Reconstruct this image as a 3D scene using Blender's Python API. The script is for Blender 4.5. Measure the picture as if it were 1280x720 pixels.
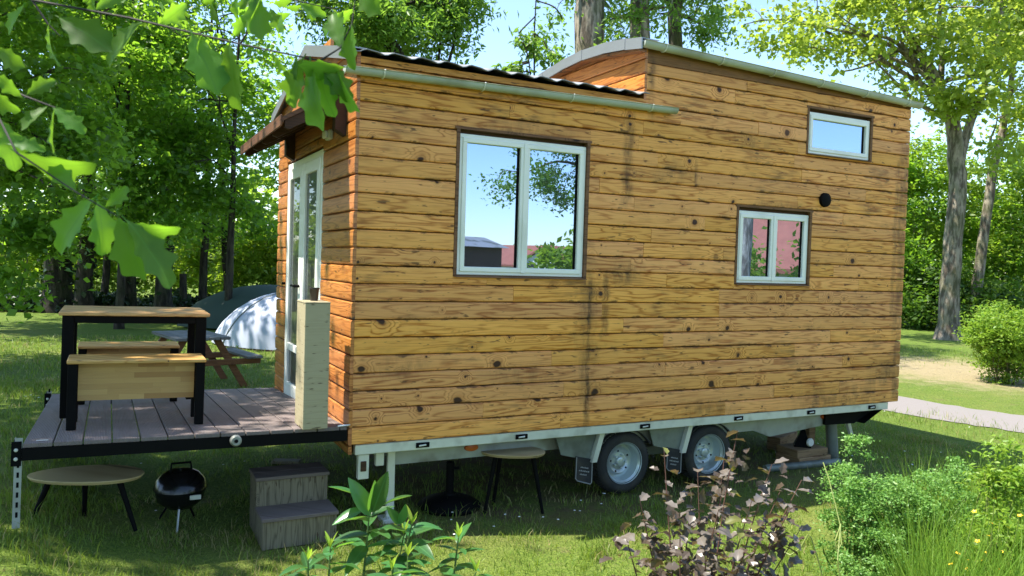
import bpy, math, random
import numpy as np
from mathutils import Vector, Matrix
for o in list(bpy.data.objects): bpy.data.objects.remove(o)
S = bpy.context.scene
COL = S.collection
# ---------------------------------------------------------------- camera
CAM = np.array([-1.4456, -5.0832, 1.25])
YAW, PITCH, ROLL, FPX = 0.4749, -0.0322, 0.0305, 978.9     # FPX for a 1280 px wide picture
FW = np.array([math.sin(YAW)*math.cos(PITCH), math.cos(YAW)*math.cos(PITCH), math.sin(PITCH)])
_r = np.array([math.cos(YAW), -math.sin(YAW), 0.0]); _u = np.cross(_r, FW)
RT = _r*math.cos(ROLL)+_u*math.sin(ROLL); UP = -_r*math.sin(ROLL)+_u*math.cos(ROLL)
cd = bpy.data.cameras.new('camera'); cam = bpy.data.objects.new('camera', cd); COL.objects.link(cam)
cd.sensor_width = 36; cd.lens = FPX/1280*36; cd.clip_end = 2000; cd.clip_start = 0.05
cam.matrix_world = Matrix(((RT[0], UP[0], -FW[0], CAM[0]), (RT[1], UP[1], -FW[1], CAM[1]), (RT[2], UP[2], -FW[2], CAM[2]), (0, 0, 0, 1)))
cd.dof.use_dof = True; cd.dof.focus_distance = 6.5; cd.dof.aperture_fstop = 6.0
S.camera = cam
# ---------------------------------------------------------------- sky, sun, exposure
SUN_E = math.radians(62); SUN_AZ = math.atan2(-0.94, 0.34)
W = bpy.data.worlds.new('World'); S.world = W; W.use_nodes = True
nt = W.node_tree; sky = nt.nodes.new('ShaderNodeTexSky'); sky.sky_type = 'NISHITA'; sky.sun_disc = False
sky.sun_elevation = SUN_E; sky.sun_rotation = SUN_AZ; sky.air_density = 1.0; sky.dust_density = 0.3; sky.ozone_density = 2.6
bg = nt.nodes['Background']; bg.inputs[1].default_value = 0.14; nt.links.new(sky.outputs[0], bg.inputs[0])
sl = bpy.data.lights.new('sun', 'SUN'); sl.energy = 4.8; sl.angle = math.radians(0.53); sl.color = (1.0, 0.94, 0.84)
so = bpy.data.objects.new('sun', sl); COL.objects.link(so)
TS = Vector((math.sin(SUN_AZ)*math.cos(SUN_E), math.cos(SUN_AZ)*math.cos(SUN_E), math.sin(SUN_E)))
so.rotation_euler = TS.to_track_quat('Z', 'Y').to_euler(); so.location = (-8, 4, 20)
S.view_settings.view_transform = 'Standard'; S.view_settings.look = 'None'; S.view_settings.gamma = 1; S.view_settings.exposure = 1.4
S.render.engine = 'CYCLES'
# ---------------------------------------------------------------- helpers
def ray(px, py): return FW + RT*(px-640)/FPX + UP*(360-py)/FPX
def at(px, py, depth): return CAM + ray(px, py)*depth
def onz(px, py, z): d = ray(px, py); return CAM + d*((z-CAM[2])/d[2])
G = -0.62
def gz(x, y):
    s = min(max((-x-0.8)/1.4, 0), 1); s = s*s*(3-2*s)
    return G + 0.30*s*min(max(1-(y-4)/6, 0), 1) + 0.012*math.sin(x*1.7+y*0.6)+0.012*math.sin(y*1.3-x*0.4)
def gp(px, depth, z=None):
    p = at(px, 330, depth); return (p[0], p[1], gz(p[0], p[1]) if z is None else z)

class MB:
    def __init__(s): s.v = []; s.f = []
    def box(s, x0, x1, y0, y1, z0, z1):
        b = len(s.v); s.v += [(x, y, z) for z in (z0, z1) for y in (y0, y1) for x in (x0, x1)]
        s.f += [[b+i for i in q] for q in ((0,2,3,1),(4,5,7,6),(0,1,5,4),(2,6,7,3),(0,4,6,2),(1,3,7,5))]; return s
    def bev(s, x0, x1, y0, y1, z0, z1, c=0.006):
        # box with all twelve edges chamfered
        b = len(s.v); X, Y, Z = (x0, x1), (y0, y1), (z0, z1)
        def vid(i, j, k, a): return b+((i*2+j)*2+k)*3+a
        for i in (0, 1):
            for j in (0, 1):
                for k in (0, 1):
                    dx, dy, dz = (c if i == 0 else -c), (c if j == 0 else -c), (c if k == 0 else -c)
                    s.v += [(X[i], Y[j]+dy, Z[k]+dz), (X[i]+dx, Y[j], Z[k]+dz), (X[i]+dx, Y[j]+dy, Z[k])]
        for a, fn in ((0, lambda e, p, q: (e, p, q)), (1, lambda e, p, q: (p, e, q)), (2, lambda e, p, q: (p, q, e))):
            for e in (0, 1):
                ids = [vid(*fn(e, p, q), a) for p, q in ((0,0),(1,0),(1,1),(0,1))]; s.f.append(ids)
        for p in (0, 1):
            for q in (0, 1):
                s.f.append([vid(0,p,q,1), vid(1,p,q,1), vid(1,p,q,2), vid(0,p,q,2)])
                s.f.append([vid(p,0,q,0), vid(p,1,q,0), vid(p,1,q,2), vid(p,0,q,2)])
                s.f.append([vid(p,q,0,0), vid(p,q,1,0), vid(p,q,1,1), vid(p,q,0,1)])
        for i in (0, 1):
            for j in (0, 1):
                for k in (0, 1): s.f.append([vid(i,j,k,0), vid(i,j,k,1), vid(i,j,k,2)])
        return s
    def prism(s, pts, d):
        # polygon pts (3d) extruded by vector d
        b = len(s.v); n = len(pts); s.v += [tuple(p) for p in pts]+[tuple(p[i]+d[i] for i in range(3)) for p in pts]
        s.f.append([b+i for i in range(n)][::-1]); s.f.append([b+n+i for i in range(n)])
        for i in range(n): j = (i+1) % n; s.f.append([b+i, b+j, b+n+j, b+n+i])
        return s
    def tube(s, pts, rad, n=8, cap=True):
        P = [Vector(p) for p in pts]; b = len(s.v); m = len(P)
        if not hasattr(rad, '__len__'): rad = [rad]*m
        ref = None
        for i, p in enumerate(P):
            t = (P[min(i+1, m-1)]-P[max(i-1, 0)]).normalized()
            if ref is None: ref = t.orthogonal().normalized()
            ref = (ref-t*ref.dot(t)); ref = ref.normalized() if ref.length > 1e-6 else t.orthogonal().normalized()
            w = t.cross(ref)
            for k in range(n):
                a = 2*math.pi*k/n; s.v.append(tuple(p+(ref*math.cos(a)+w*math.sin(a))*rad[i]))
        for i in range(m-1):
            for k in range(n):
                l = (k+1) % n; s.f.append([b+i*n+k, b+i*n+l, b+(i+1)*n+l, b+(i+1)*n+k])
        if cap: s.f.append([b+k for k in range(n)][::-1]); s.f.append([b+(m-1)*n+k for k in range(n)])
        return s
    def lathe(s, prof, c=(0,0,0), axis='z', n=28, sx=1, sy=1, cap=True):
        b = len(s.v); m = len(prof)
        for r, h in prof:
            for k in range(n):
                a = 2*math.pi*k/n; p, q = r*math.cos(a)*sx, r*math.sin(a)*sy
                s.v.append((c[0]+p, c[1]+q, c[2]+h) if axis == 'z' else (c[0]+p, c[1]+h, c[2]+q))
        for i in range(m-1):
            for k in range(n):
                l = (k+1) % n; s.f.append([b+i*n+k, b+i*n+l, b+(i+1)*n+l, b+(i+1)*n+k])
        if cap and prof[0][0] > 1e-4: s.f.append([b+k for k in range(n)])
        if cap and prof[-1][0] > 1e-4: s.f.append([b+(m-1)*n+k for k in range(n)])
        return s
    def mesh(s, name, mat, smooth=False):
        me = bpy.data.meshes.new(name); me.from_pydata([tuple(map(float, v)) for v in s.v], [], s.f); me.update()
        import bmesh as bmm
        bm = bmm.new(); bm.from_mesh(me); bmm.ops.recalc_face_normals(bm, faces=bm.faces); bm.to_mesh(me); bm.free()
        if mat: me.materials.append(mat)
        if smooth:
            me.shade_smooth() if hasattr(me, 'shade_smooth') else None
            me.set_sharp_from_angle(angle=math.radians(40))
        return me
    def obj(s, name, mat, parent=None, smooth=False, **kw):
        return link(name, s.mesh(name, mat, smooth), parent, **kw)
def link(name, me, parent=None, loc=None, rot=None, scale=None):
    o = bpy.data.objects.new(name, me); COL.objects.link(o)
    if parent is not None: o.parent = parent
    if loc is not None: o.location = loc
    if rot is not None: o.rotation_euler = rot
    if scale is not None: o.scale = scale
    return o
def tag(o, label, cat, group=None):
    o['label'] = label; o['category'] = cat
    if group: o['group'] = group
    return o
def thing(name, label, cat, loc=(0,0,0), rot=(0,0,0), group=None):
    o = link(name, None, None, loc, rot); o.empty_display_size = 0.1
    return tag(o, label, cat, group)
def struct(o, kind='structure'): o['kind'] = kind; return o

# ---------------------------------------------------------------- materials
class NT:
    def __init__(s, name):
        s.m = bpy.data.materials.new(name); s.m.use_nodes = True; s.t = s.m.node_tree; s.t.nodes.clear()
        s.out = s.t.nodes.new('ShaderNodeOutputMaterial')
    def put(s, inp, v):
        if v is None: return
        if isinstance(v, bpy.types.NodeSocket): s.t.links.new(v, inp)
        elif hasattr(v, '__len__') and len(v) == 3 and inp.type == 'RGBA': inp.default_value = (*v, 1)
        else: inp.default_value = v
    def n(s, typ, ins=(), out=0, **props):
        nd = s.t.nodes.new('ShaderNode'+typ)
        for k, v in props.items(): setattr(nd, k, v)
        it = ins.items() if isinstance(ins, dict) else enumerate(ins)
        for k, v in it: s.put(nd.inputs[k], v)
        return nd.outputs[out] if out is not None else nd
    def math(s, op, a, b=None, c=None, clamp=False): return s.n('Math', (a, b, c), operation=op, use_clamp=clamp)
    def mix(s, f, a, b, mode='MIX'):
        nd = s.t.nodes.new('ShaderNodeMix'); nd.data_type = 'RGBA'; nd.blend_type = mode
        s.put(nd.inputs[0], f); s.put(nd.inputs[6], a); s.put(nd.inputs[7], b); return nd.outputs[2]
    def ramp(s, f, lo, hi, a=0.0, b=1.0): return s.n('MapRange', (f, lo, hi, a, b), interpolation_type='SMOOTHSTEP')
    def noise(s, vec, scale, detail=2, rough=0.5, dim='3D'):
        return s.n('TexNoise', {'Vector': vec, 'Scale': scale, 'Detail': detail, 'Roughness': rough}, noise_dimensions=dim)
    def pos(s): return s.n('NewGeometry', out=None).outputs['Position']
    def objc(s): return s.n('TexCoord', out=None).outputs['Object']
    def rand(s): return s.n('ObjectInfo', out=None).outputs['Random']
    def island(s): return s.n('NewGeometry', out=None).outputs['Random Per Island']
    def xyz(s, v): nd = s.n('SeparateXYZ', (v,), out=None); return nd.outputs
    def comb(s, x, y, z): return s.n('CombineXYZ', (x, y, z))
    def hsv(s, c, h=0.5, sat=1.0, val=1.0): return s.n('HueSaturation', {'Hue': h, 'Saturation': sat, 'Value': val, 'Color': c})
    def bump(s, h, strength=0.3, dist=0.01): return s.n('Bump', {'Height': h, 'Strength': strength, 'Distance': dist})
    def bsdf(s, col, rough=0.6, metal=0.0, normal=None, spec=0.5, **kw):
        d = {'Base Color': col, 'Roughness': rough, 'Metallic': metal, 'Specular IOR Level': spec}
        if normal is not None: d['Normal'] = normal
        d.update(kw); return s.n('BsdfPrincipled', d)
    def done(s, sh): s.t.links.new(sh, s.out.inputs[0]); return s.m

def plain(name, col, rough=0.6, metal=0.0, var=0.12, scale=14, bump=0.15, dirt=None, spec=0.5):
    n = NT(name); p = n.pos()
    a = n.noise(p, scale, 4, 0.6); b = n.noise(p, scale*0.23, 3)
    c = n.hsv(col, 0.5, 1.0, n.math('ADD', n.math('MULTIPLY', a, var*2), 1-var))
    if dirt: c = n.mix(n.ramp(b, 0.5, 0.7), c, dirt)
    r = n.math('ADD', n.math('MULTIPLY', b, 0.25), rough-0.12, clamp=True)
    return n.done(n.bsdf(c, r, metal, n.bump(n.noise(p, scale*6, 3), bump, 0.004), spec))

def wood(name, light, dark, knotc, rough=0.55, stains=(), mould=0.5, coat=0.0, gscale=1.0, horiz=True, local=False, knots=0.62, edge=0.0):
    n = NT(name); P = n.xyz(n.objc() if local else n.pos()); r = n.rand()
    if horiz: u = n.math('ADD', P[0], P[1]); v = P[2]
    else: u = P[2]; v = n.math('ADD', P[0], P[1])
    seed = n.math('MULTIPLY', r, 53.0)
    us = n.math('ADD', u, n.math('MULTIPLY', r, 17.3))
    n1 = n.noise(n.comb(n.math('MULTIPLY', us, 1.0*gscale), n.math('MULTIPLY', v, 13.0*gscale), seed), 1.0, 2.0, 0.45)
    fib = n.noise(n.comb(n.math('MULTIPLY', us, 5*gscale), n.math('MULTIPLY', v, 130*gscale), seed), 1.0, 2)
    warp = n.noise(n.comb(n.math('MULTIPLY', us, 7), n.math('MULTIPLY', v, 16), seed), 1.0, 2)
    vo = n.n('TexVoronoi', {'Vector': n.comb(us, v, 0.0), 'Scale': 3.6*gscale, 'Randomness': 1.0}, out=None, voronoi_dimensions='2D')
    vc = n.xyz(vo.outputs['Color'])
    keep = n.ramp(vc[0], knots, knots+0.04)
    d = n.math('ADD', n.math('DIVIDE', vo.outputs['Distance'], n.math('ADD', n.math('MULTIPLY', n.math('MULTIPLY', vc[1], vc[1]), 1.25), 0.3)), n.math('MULTIPLY', n.math('SUBTRACT', warp, 0.5), 0.16))
    infl = n.math('MULTIPLY', n.ramp(d, 0.0, 0.34, 1.0, 0.0), keep)
    F = n.math('ADD', n.math('MULTIPLY', n1, 8.5), n.math('MULTIPLY', infl, 3.2))
    F = n.math('ADD', F, n.math('MULTIPLY', warp, 0.5))
    g = n.math('POWER', n.math('ADD', n.math('MULTIPLY', n.math('SINE', n.math('MULTIPLY', F, 6.283)), 0.5), 0.5), 3.4)
    g = n.math('MULTIPLY', g, n.math('ADD', n.math('MULTIPLY', fib, 0.7), 0.35), clamp=True)
    big = n.noise(n.comb(n.math('MULTIPLY', us, 0.7), n.math('MULTIPLY', v, 2.5), seed), 1.0, 3)
    g = n.math('MULTIPLY', g, n.ramp(big, 0.3, 0.6, 0.45, 1.15))
    c = n.mix(g, light, dark)
    c = n.mix(n.math('MULTIPLY', n.ramp(fib, 0.35, 0.75), 0.18), c, dark)
    val = n.math('ADD', n.math('MULTIPLY', r, 0.22), 0.89)
    r2 = n.math('FRACT', n.math('MULTIPLY', r, 7.13))
    c = n.hsv(c, n.math('ADD', n.math('MULTIPLY', r2, 0.008), 0.493), n.math('ADD', n.math('MULTIPLY', r2, 0.08), 1.0), val)
    km = n.math('MULTIPLY', n.ramp(d, 0.045, 0.085, 1.0, 0.0), keep)
    halo = n.math('MULTIPLY', n.ramp(d, 0.05, 0.2, 0.45, 0.0), keep)
    c = n.mix(halo, c, dark); c = n.mix(km, c, knotc)
    # small dark checks
    ck = n.noise(n.comb(n.math('MULTIPLY', us, 9), n.math('MULTIPLY', v, 38), seed), 1.0, 2, 0.6)
    c = n.mix(n.math('MULTIPLY', n.ramp(ck, 0.645, 0.72), 0.75), c, (0.05, 0.02, 0.008))
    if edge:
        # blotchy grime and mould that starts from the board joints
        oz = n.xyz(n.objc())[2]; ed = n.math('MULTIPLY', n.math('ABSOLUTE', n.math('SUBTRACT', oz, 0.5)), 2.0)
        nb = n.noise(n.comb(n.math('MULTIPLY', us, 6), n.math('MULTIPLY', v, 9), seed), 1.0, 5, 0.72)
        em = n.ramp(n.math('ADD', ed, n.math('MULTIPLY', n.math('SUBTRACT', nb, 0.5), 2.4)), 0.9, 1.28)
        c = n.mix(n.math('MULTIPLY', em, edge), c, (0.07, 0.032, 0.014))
    if mould:
        wp = n.comb(u, v, 0.0)
        m1 = n.noise(wp, 1.3, 4, 0.65); m2 = n.noise(n.comb(n.math('MULTIPLY', u, 3), n.math('MULTIPLY', v, 22), seed), 1.0, 4, 0.7)
        mm = n.math('MULTIPLY', n.ramp(m1, 0.46, 0.68), n.ramp(m2, 0.44, 0.66))
        c = n.mix(n.math('MULTIPLY', mm, mould), c, (0.045, 0.028, 0.016))
    sm = None
    for (x0, w, z0, z1, st) in stains:
        gx = n.math('ABSOLUTE', n.math('SUBTRACT', n.math('ADD', P[0], n.math('MULTIPLY', n.math('SUBTRACT', n.noise(n.comb(0.0, 0.0, P[2]), 5, 2), 0.5), w*2.2)), x0))
        e = n.math('MULTIPLY', n.ramp(gx, w*0.15, w, 1.0, 0.0), n.math('MULTIPLY', n.ramp(P[2], z0-0.08, z0+0.05), n.ramp(P[2], z1-0.05, z1+0.1, 1.0, 0.0)))
        e = n.math('MULTIPLY', n.math('MULTIPLY', e, st), n.ramp(n.noise(n.comb(n.math('MULTIPLY', P[0], 9), 0.0, n.math('MULTIPLY', P[2], 4)), 1.0, 5, 0.75), 0.26, 0.72))
        sm = e if sm is None else n.math('MAXIMUM', sm, e)
    if sm is not None: c = n.mix(sm, c, (0.014, 0.012, 0.01))
    bh = n.math('ADD', n.math('MULTIPLY', g, -0.5), n.math('MULTIPLY', fib, 0.5))
    kw = {'Coat Weight': coat, 'Coat Roughness': 0.25} if coat else {}
    return n.done(n.bsdf(c, n.math('ADD', n.math('MULTIPLY', fib, 0.25), rough-0.12), 0, n.bump(bh, 0.35, 0.003), 0.35, **kw))

def leafmat(name, c1, c2, trans, tw=0.45, rough=0.45, spec=0.4, straw=None):
    n = NT(name); i = n.island(); p = n.pos()
    big = n.noise(p, 0.55, 2)
    c = n.mix(i, c1, c2)
    c = n.hsv(c, 0.5, 1.0, n.math('ADD', n.math('MULTIPLY', big, 0.7), 0.65))
    t = n.mix(i, trans, tuple(k*0.7 for k in trans))
    if straw:
        dry = n.math('MULTIPLY', n.math('GREATER_THAN', n.math('FRACT', n.math('MULTIPLY', i, 13.7)), n.ramp(n.noise(p, 1.1, 3), 0.4, 0.68, 0.97, 0.55)), 0.85)
        c = n.mix(dry, c, straw); t = n.mix(dry, t, straw)
    b = n.bsdf(c, rough, 0, None, spec); tr = n.n('BsdfTranslucent', (t,))
    return n.done(n.n('MixShader', (tw, b, tr)))
def bigleaf(name, c, trans, tw=0.4, rough=0.35, vary=0.25, back=None):
    n = NT(name); r = n.rand(); o = n.xyz(n.objc())
    rib = n.ramp(n.math('ABSOLUTE', o[0]), 0.0, 0.02, 1.0, 0.0)
    vein = n.math('SINE', n.math('MULTIPLY', n.math('SUBTRACT', o[1], n.math('MULTIPLY', n.math('ABSOLUTE', o[0]), 0.8)), 52.0))
    vm = n.math('MULTIPLY', n.ramp(vein, 0.9, 1.0), 0.14)
    val = n.math('ADD', n.math('MULTIPLY', r, vary*2), 1-vary)
    cc = n.hsv(c, n.math('ADD', n.math('MULTIPLY', r, 0.03), 0.485), 1.0, val)
    if back: cc = n.mix(n.n('NewGeometry', out=None).outputs['Backfacing'], cc, back)
    cc = n.mix(n.math('MAXIMUM', n.math('MULTIPLY', rib, 0.5), vm), cc, tuple(min(1, k*2.2+0.02) for k in c))
    b = n.bsdf(cc, rough, 0, None, 0.5)
    t = n.hsv(trans, 0.5, 1.0, val)
    t = n.mix(n.math('MAXIMUM', n.math('MULTIPLY', rib, 0.6), vm), t, tuple(k*0.6 for k in trans))
    return n.done(n.n('MixShader', (tw, b, n.n('BsdfTranslucent', (t,)))))
def bark(name, c1, c2, moss=0.0):
    n = NT(name); P = n.xyz(n.pos())
    v = n.comb(n.math('MULTIPLY', P[0], 9), n.math('MULTIPLY', P[1], 9), n.math('MULTIPLY', P[2], 2.2))
    a = n.noise(v, 1.0, 5, 0.65); b = n.noise(n.pos(), 2.2, 3)
    c = n.mix(n.ramp(a, 0.4, 0.62), c1, c2)
    if moss: c = n.mix(n.math('MULTIPLY', n.ramp(b, 0.45, 0.6), moss), c, (0.06, 0.085, 0.02))
    return n.done(n.bsdf(c, 0.9, 0, n.bump(a, 0.9, 0.04), 0.2))

ST = [(1.845, 0.040, -0.1, 1.15, 1.0), (1.835, 0.16, 0.2, 1.14, 0.55), (1.99, 0.05, 0.70, 1.16, 0.8), (2.155, 0.07, 1.75, 2.45, 0.85), (2.36, 0.06, 2.45, 2.9, 0.7),
      (2.16, 0.25, 1.12, 1.24, 0.75), (1.25, 0.6, 2.15, 2.22, 0.7), (3.74, 0.5, 1.775, 1.82, 0.9), (4.5, 0.45, 2.69, 2.74, 0.9), (5.42, 0.10, 0.05, 2.5, 0.7), (5.33, 0.05, 0.9, 2.3, 0.6),
      (2.84, 0.03, 1.96, 2.1, 0.9), (3.0, 0.5, 0.02, 0.10, 0.6), (4.6, 0.9, 0.0, 0.16, 0.6), (5.2, 0.35, 0.2, 0.36, 0.7), (0.3, 0.35, 0.45, 0.55, 0.5), (1.3, 0.5, 0.36, 0.48, 0.4), (2.6, 0.35, 1.95, 2.08, 0.45), (3.4, 0.5, 2.3, 2.4, 0.4)]
M = {}
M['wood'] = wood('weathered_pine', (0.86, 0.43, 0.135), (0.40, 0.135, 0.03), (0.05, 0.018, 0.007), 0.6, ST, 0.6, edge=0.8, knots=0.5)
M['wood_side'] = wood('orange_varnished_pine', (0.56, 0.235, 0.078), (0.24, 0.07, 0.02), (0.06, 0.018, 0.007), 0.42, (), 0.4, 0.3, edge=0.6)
M['wood_core'] = plain('dark_wall_core', (0.09, 0.045, 0.02), 0.85)
M['butcher'] = wood('glued_acacia', (0.60, 0.38, 0.14), (0.40, 0.21, 0.065), (0.03, 0.012, 0.006), 0.45, (), 0.0, 0.2, 1.6, knots=0.9)
def stavemat():
    n = NT('acacia_staves'); r = n.rand(); P = n.xyz(n.pos())
    f = n.noise(n.comb(n.math('MULTIPLY', P[0], 6), n.math('MULTIPLY', r, 40), n.math('MULTIPLY', P[2], 120)), 1.0, 3)
    c = n.mix(n.math('POWER', r, 1.6), (0.62, 0.41, 0.15), (0.36, 0.19, 0.06)); c = n.mix(n.math('MULTIPLY', f, 0.4), c, (0.30, 0.15, 0.045))
    return n.done(n.bsdf(c, 0.45, 0, n.bump(f, 0.1, 0.002), 0.35))
M['stave'] = stavemat()
M['casing'] = wood('brown_window_casing', (0.20, 0.10, 0.045), (0.09, 0.04, 0.018), (0.03, 0.012, 0.006), 0.7, (), 0.5)
M['awning'] = wood('dark_stained_awning', (0.16, 0.075, 0.035), (0.07, 0.03, 0.015), (0.03, 0.012, 0.006), 0.6, (), 0.4)
M['beam'] = wood('dark_brown_beam', (0.06, 0.028, 0.014), (0.03, 0.014, 0.008), (0.02, 0.01, 0.006), 0.65, (), 0.2)
M['pale_ply'] = wood('pale_greenish_plywood', (0.37, 0.325, 0.205), (0.335, 0.29, 0.18), (0.34, 0.29, 0.15), 0.6, (), 0.0, 0, 1.0, knots=0.9)
M['grey_wood'] = wood('weathered_grey_board', (0.235, 0.20, 0.135), (0.095, 0.08, 0.052), (0.05, 0.045, 0.035), 0.85, (), 0.75, 0, 1.3, horiz=False)
M['tread'] = wood('grey_brown_tread', (0.17, 0.135, 0.118), (0.11, 0.088, 0.077), (0.08, 0.065, 0.06), 0.75, (), 0.3, 0, 1.4, knots=0.9)
M['picnic'] = wood('silvered_larch', (0.20, 0.19, 0.175), (0.11, 0.105, 0.10), (0.06, 0.05, 0.04), 0.8, (), 0.3)
M['picnic_leg'] = wood('red_brown_larch', (0.22, 0.10, 0.045), (0.12, 0.05, 0.025), (0.05, 0.02, 0.01), 0.65, (), 0.2)
M['block'] = wood('rough_sawn_block', (0.36, 0.24, 0.12), (0.19, 0.11, 0.05), (0.07, 0.04, 0.02), 0.85, (), 0.5)
M['upvc'] = plain('pale_mint_window_frame', (0.86, 0.86, 0.78), 0.35, 0, 0.03, 8, 0.03, (0.72, 0.73, 0.64))
M['galv'] = plain('pale_galvanised_steel', (0.64, 0.65, 0.58), 0.42, 0.2, 0.10, 20, 0.1, (0.45, 0.45, 0.38))
M['galv_dark'] = plain('dull_galvanised_sheet', (0.20, 0.225, 0.20), 0.5, 0.3, 0.15, 18, 0.1, (0.12, 0.13, 0.11))
M['galv_mid'] = plain('weathered_galvanised_beam', (0.34, 0.36, 0.32), 0.5, 0.2, 0.15, 14, 0.1, (0.17, 0.16, 0.12))
M['gutter'] = plain('grey_green_zinc_gutter', (0.42, 0.46, 0.41), 0.45, 0.1, 0.10, 9, 0.05, (0.28, 0.29, 0.23))
M['roofm'] = plain('charcoal_roof_sheet', (0.26, 0.26, 0.255), 0.5, 0.2, 0.2, 9, 0.1, (0.08, 0.085, 0.06))
M['flash'] = plain('grey_metal_flashing', (0.30, 0.32, 0.34), 0.4, 0.5, 0.08, 6, 0.05)
M['black'] = plain('black_powder_coat', (0.004, 0.004, 0.004), 0.7, 0, 0.2, 20, 0.05, None, 0.1)
M['enamel'] = plain('black_enamel', (0.008, 0.008, 0.009), 0.18, 0, 0.1, 9, 0.01)
M['rubber'] = plain('tyre_rubber', (0.022, 0.022, 0.022), 0.8, 0, 0.25, 26, 0.4, (0.05, 0.045, 0.035))
M['rim'] = plain('galvanised_wheel_rim', (0.55, 0.62, 0.62), 0.35, 0.45, 0.10, 24, 0.08, (0.36, 0.38, 0.36))
M['flaptext'] = plain('grey_flap_print', (0.28, 0.28, 0.27), 0.6)
M['orange'] = plain('orange_reflector', (0.45, 0.09, 0.02), 0.25)
M['white'] = plain('white_plastic', (0.75, 0.75, 0.70), 0.5)
M['chrome'] = plain('steel_leg', (0.6, 0.6, 0.6), 0.3, 0.8)
M['oval'] = wood('pale_table_veneer', (0.42, 0.33, 0.18), (0.34, 0.25, 0.13), (0.2, 0.14, 0.07), 0.45, (), 0.0, 0.0, 0.8, knots=0.95)
M['tent'] = plain('pale_blue_white_tent_cloth', (0.40, 0.44, 0.54), 0.7, 0, 0.04, 3, 0.3)
M['tentdark'] = plain('dark_green_tent_cloth', (0.03, 0.055, 0.04), 0.75, 0, 0.1, 3, 0.3)
M['tentbase'] = plain('red_brown_groundsheet', (0.16, 0.06, 0.04), 0.7)
M['pot'] = plain('dark_brown_pot', (0.03, 0.02, 0.016), 0.5)
M['stemyg'] = plain('yellow_green_stem', (0.20, 0.25, 0.06), 0.6)
M['stemred'] = plain('reddish_brown_twig', (0.12, 0.055, 0.04), 0.7)
M['stemgreen'] = plain('green_stem', (0.10, 0.16, 0.04), 0.6)
M['twig'] = plain('dark_oak_twig', (0.035, 0.03, 0.03), 0.8)
M['petal'] = plain('yellow_petal', (0.75, 0.48, 0.02), 0.5)
M['plaster'] = plain('white_plaster', (0.72, 0.69, 0.62), 0.9)
M['tiles'] = plain('red_roof_tiles', (0.30, 0.10, 0.065), 0.8, 0, 0.3, 3, 0.5)
M['shed'] = plain('brown_shed_boards', (0.11, 0.055, 0.045), 0.8, 0, 0.3, 3)
M['darkglass'] = plain('dark_window_glass', (0.02, 0.025, 0.03), 0.1)
M['carpaint'] = plain('silver_car_paint', (0.55, 0.58, 0.62), 0.25, 0.6, 0.02)

def glass(name, refl, inner, tint=(0.92, 0.95, 1.0)):
    n = NT(name); p = n.pos()
    lw = n.n('LayerWeight', (0.35,), out=None).outputs['Fresnel']
    f = n.math('ADD', n.math('MULTIPLY', lw, 0.35), refl, clamp=True)
    nm = n.bump(n.noise(p, 0.9, 2), 0.012, 0.05)
    gl = n.n('BsdfGlossy', {'Color': tint, 'Roughness': 0.0, 'Normal': nm}); d = n.bsdf(inner, 0.5)
    return n.done(n.n('MixShader', (f, d, gl)))
M['pane'] = glass('reflecting_window_pane', 0.60, (0.012, 0.014, 0.016), (0.52, 0.67, 0.95))
M['doorpane'] = glass('dark_door_pane', 0.12, (0.03, 0.032, 0.03))

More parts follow.
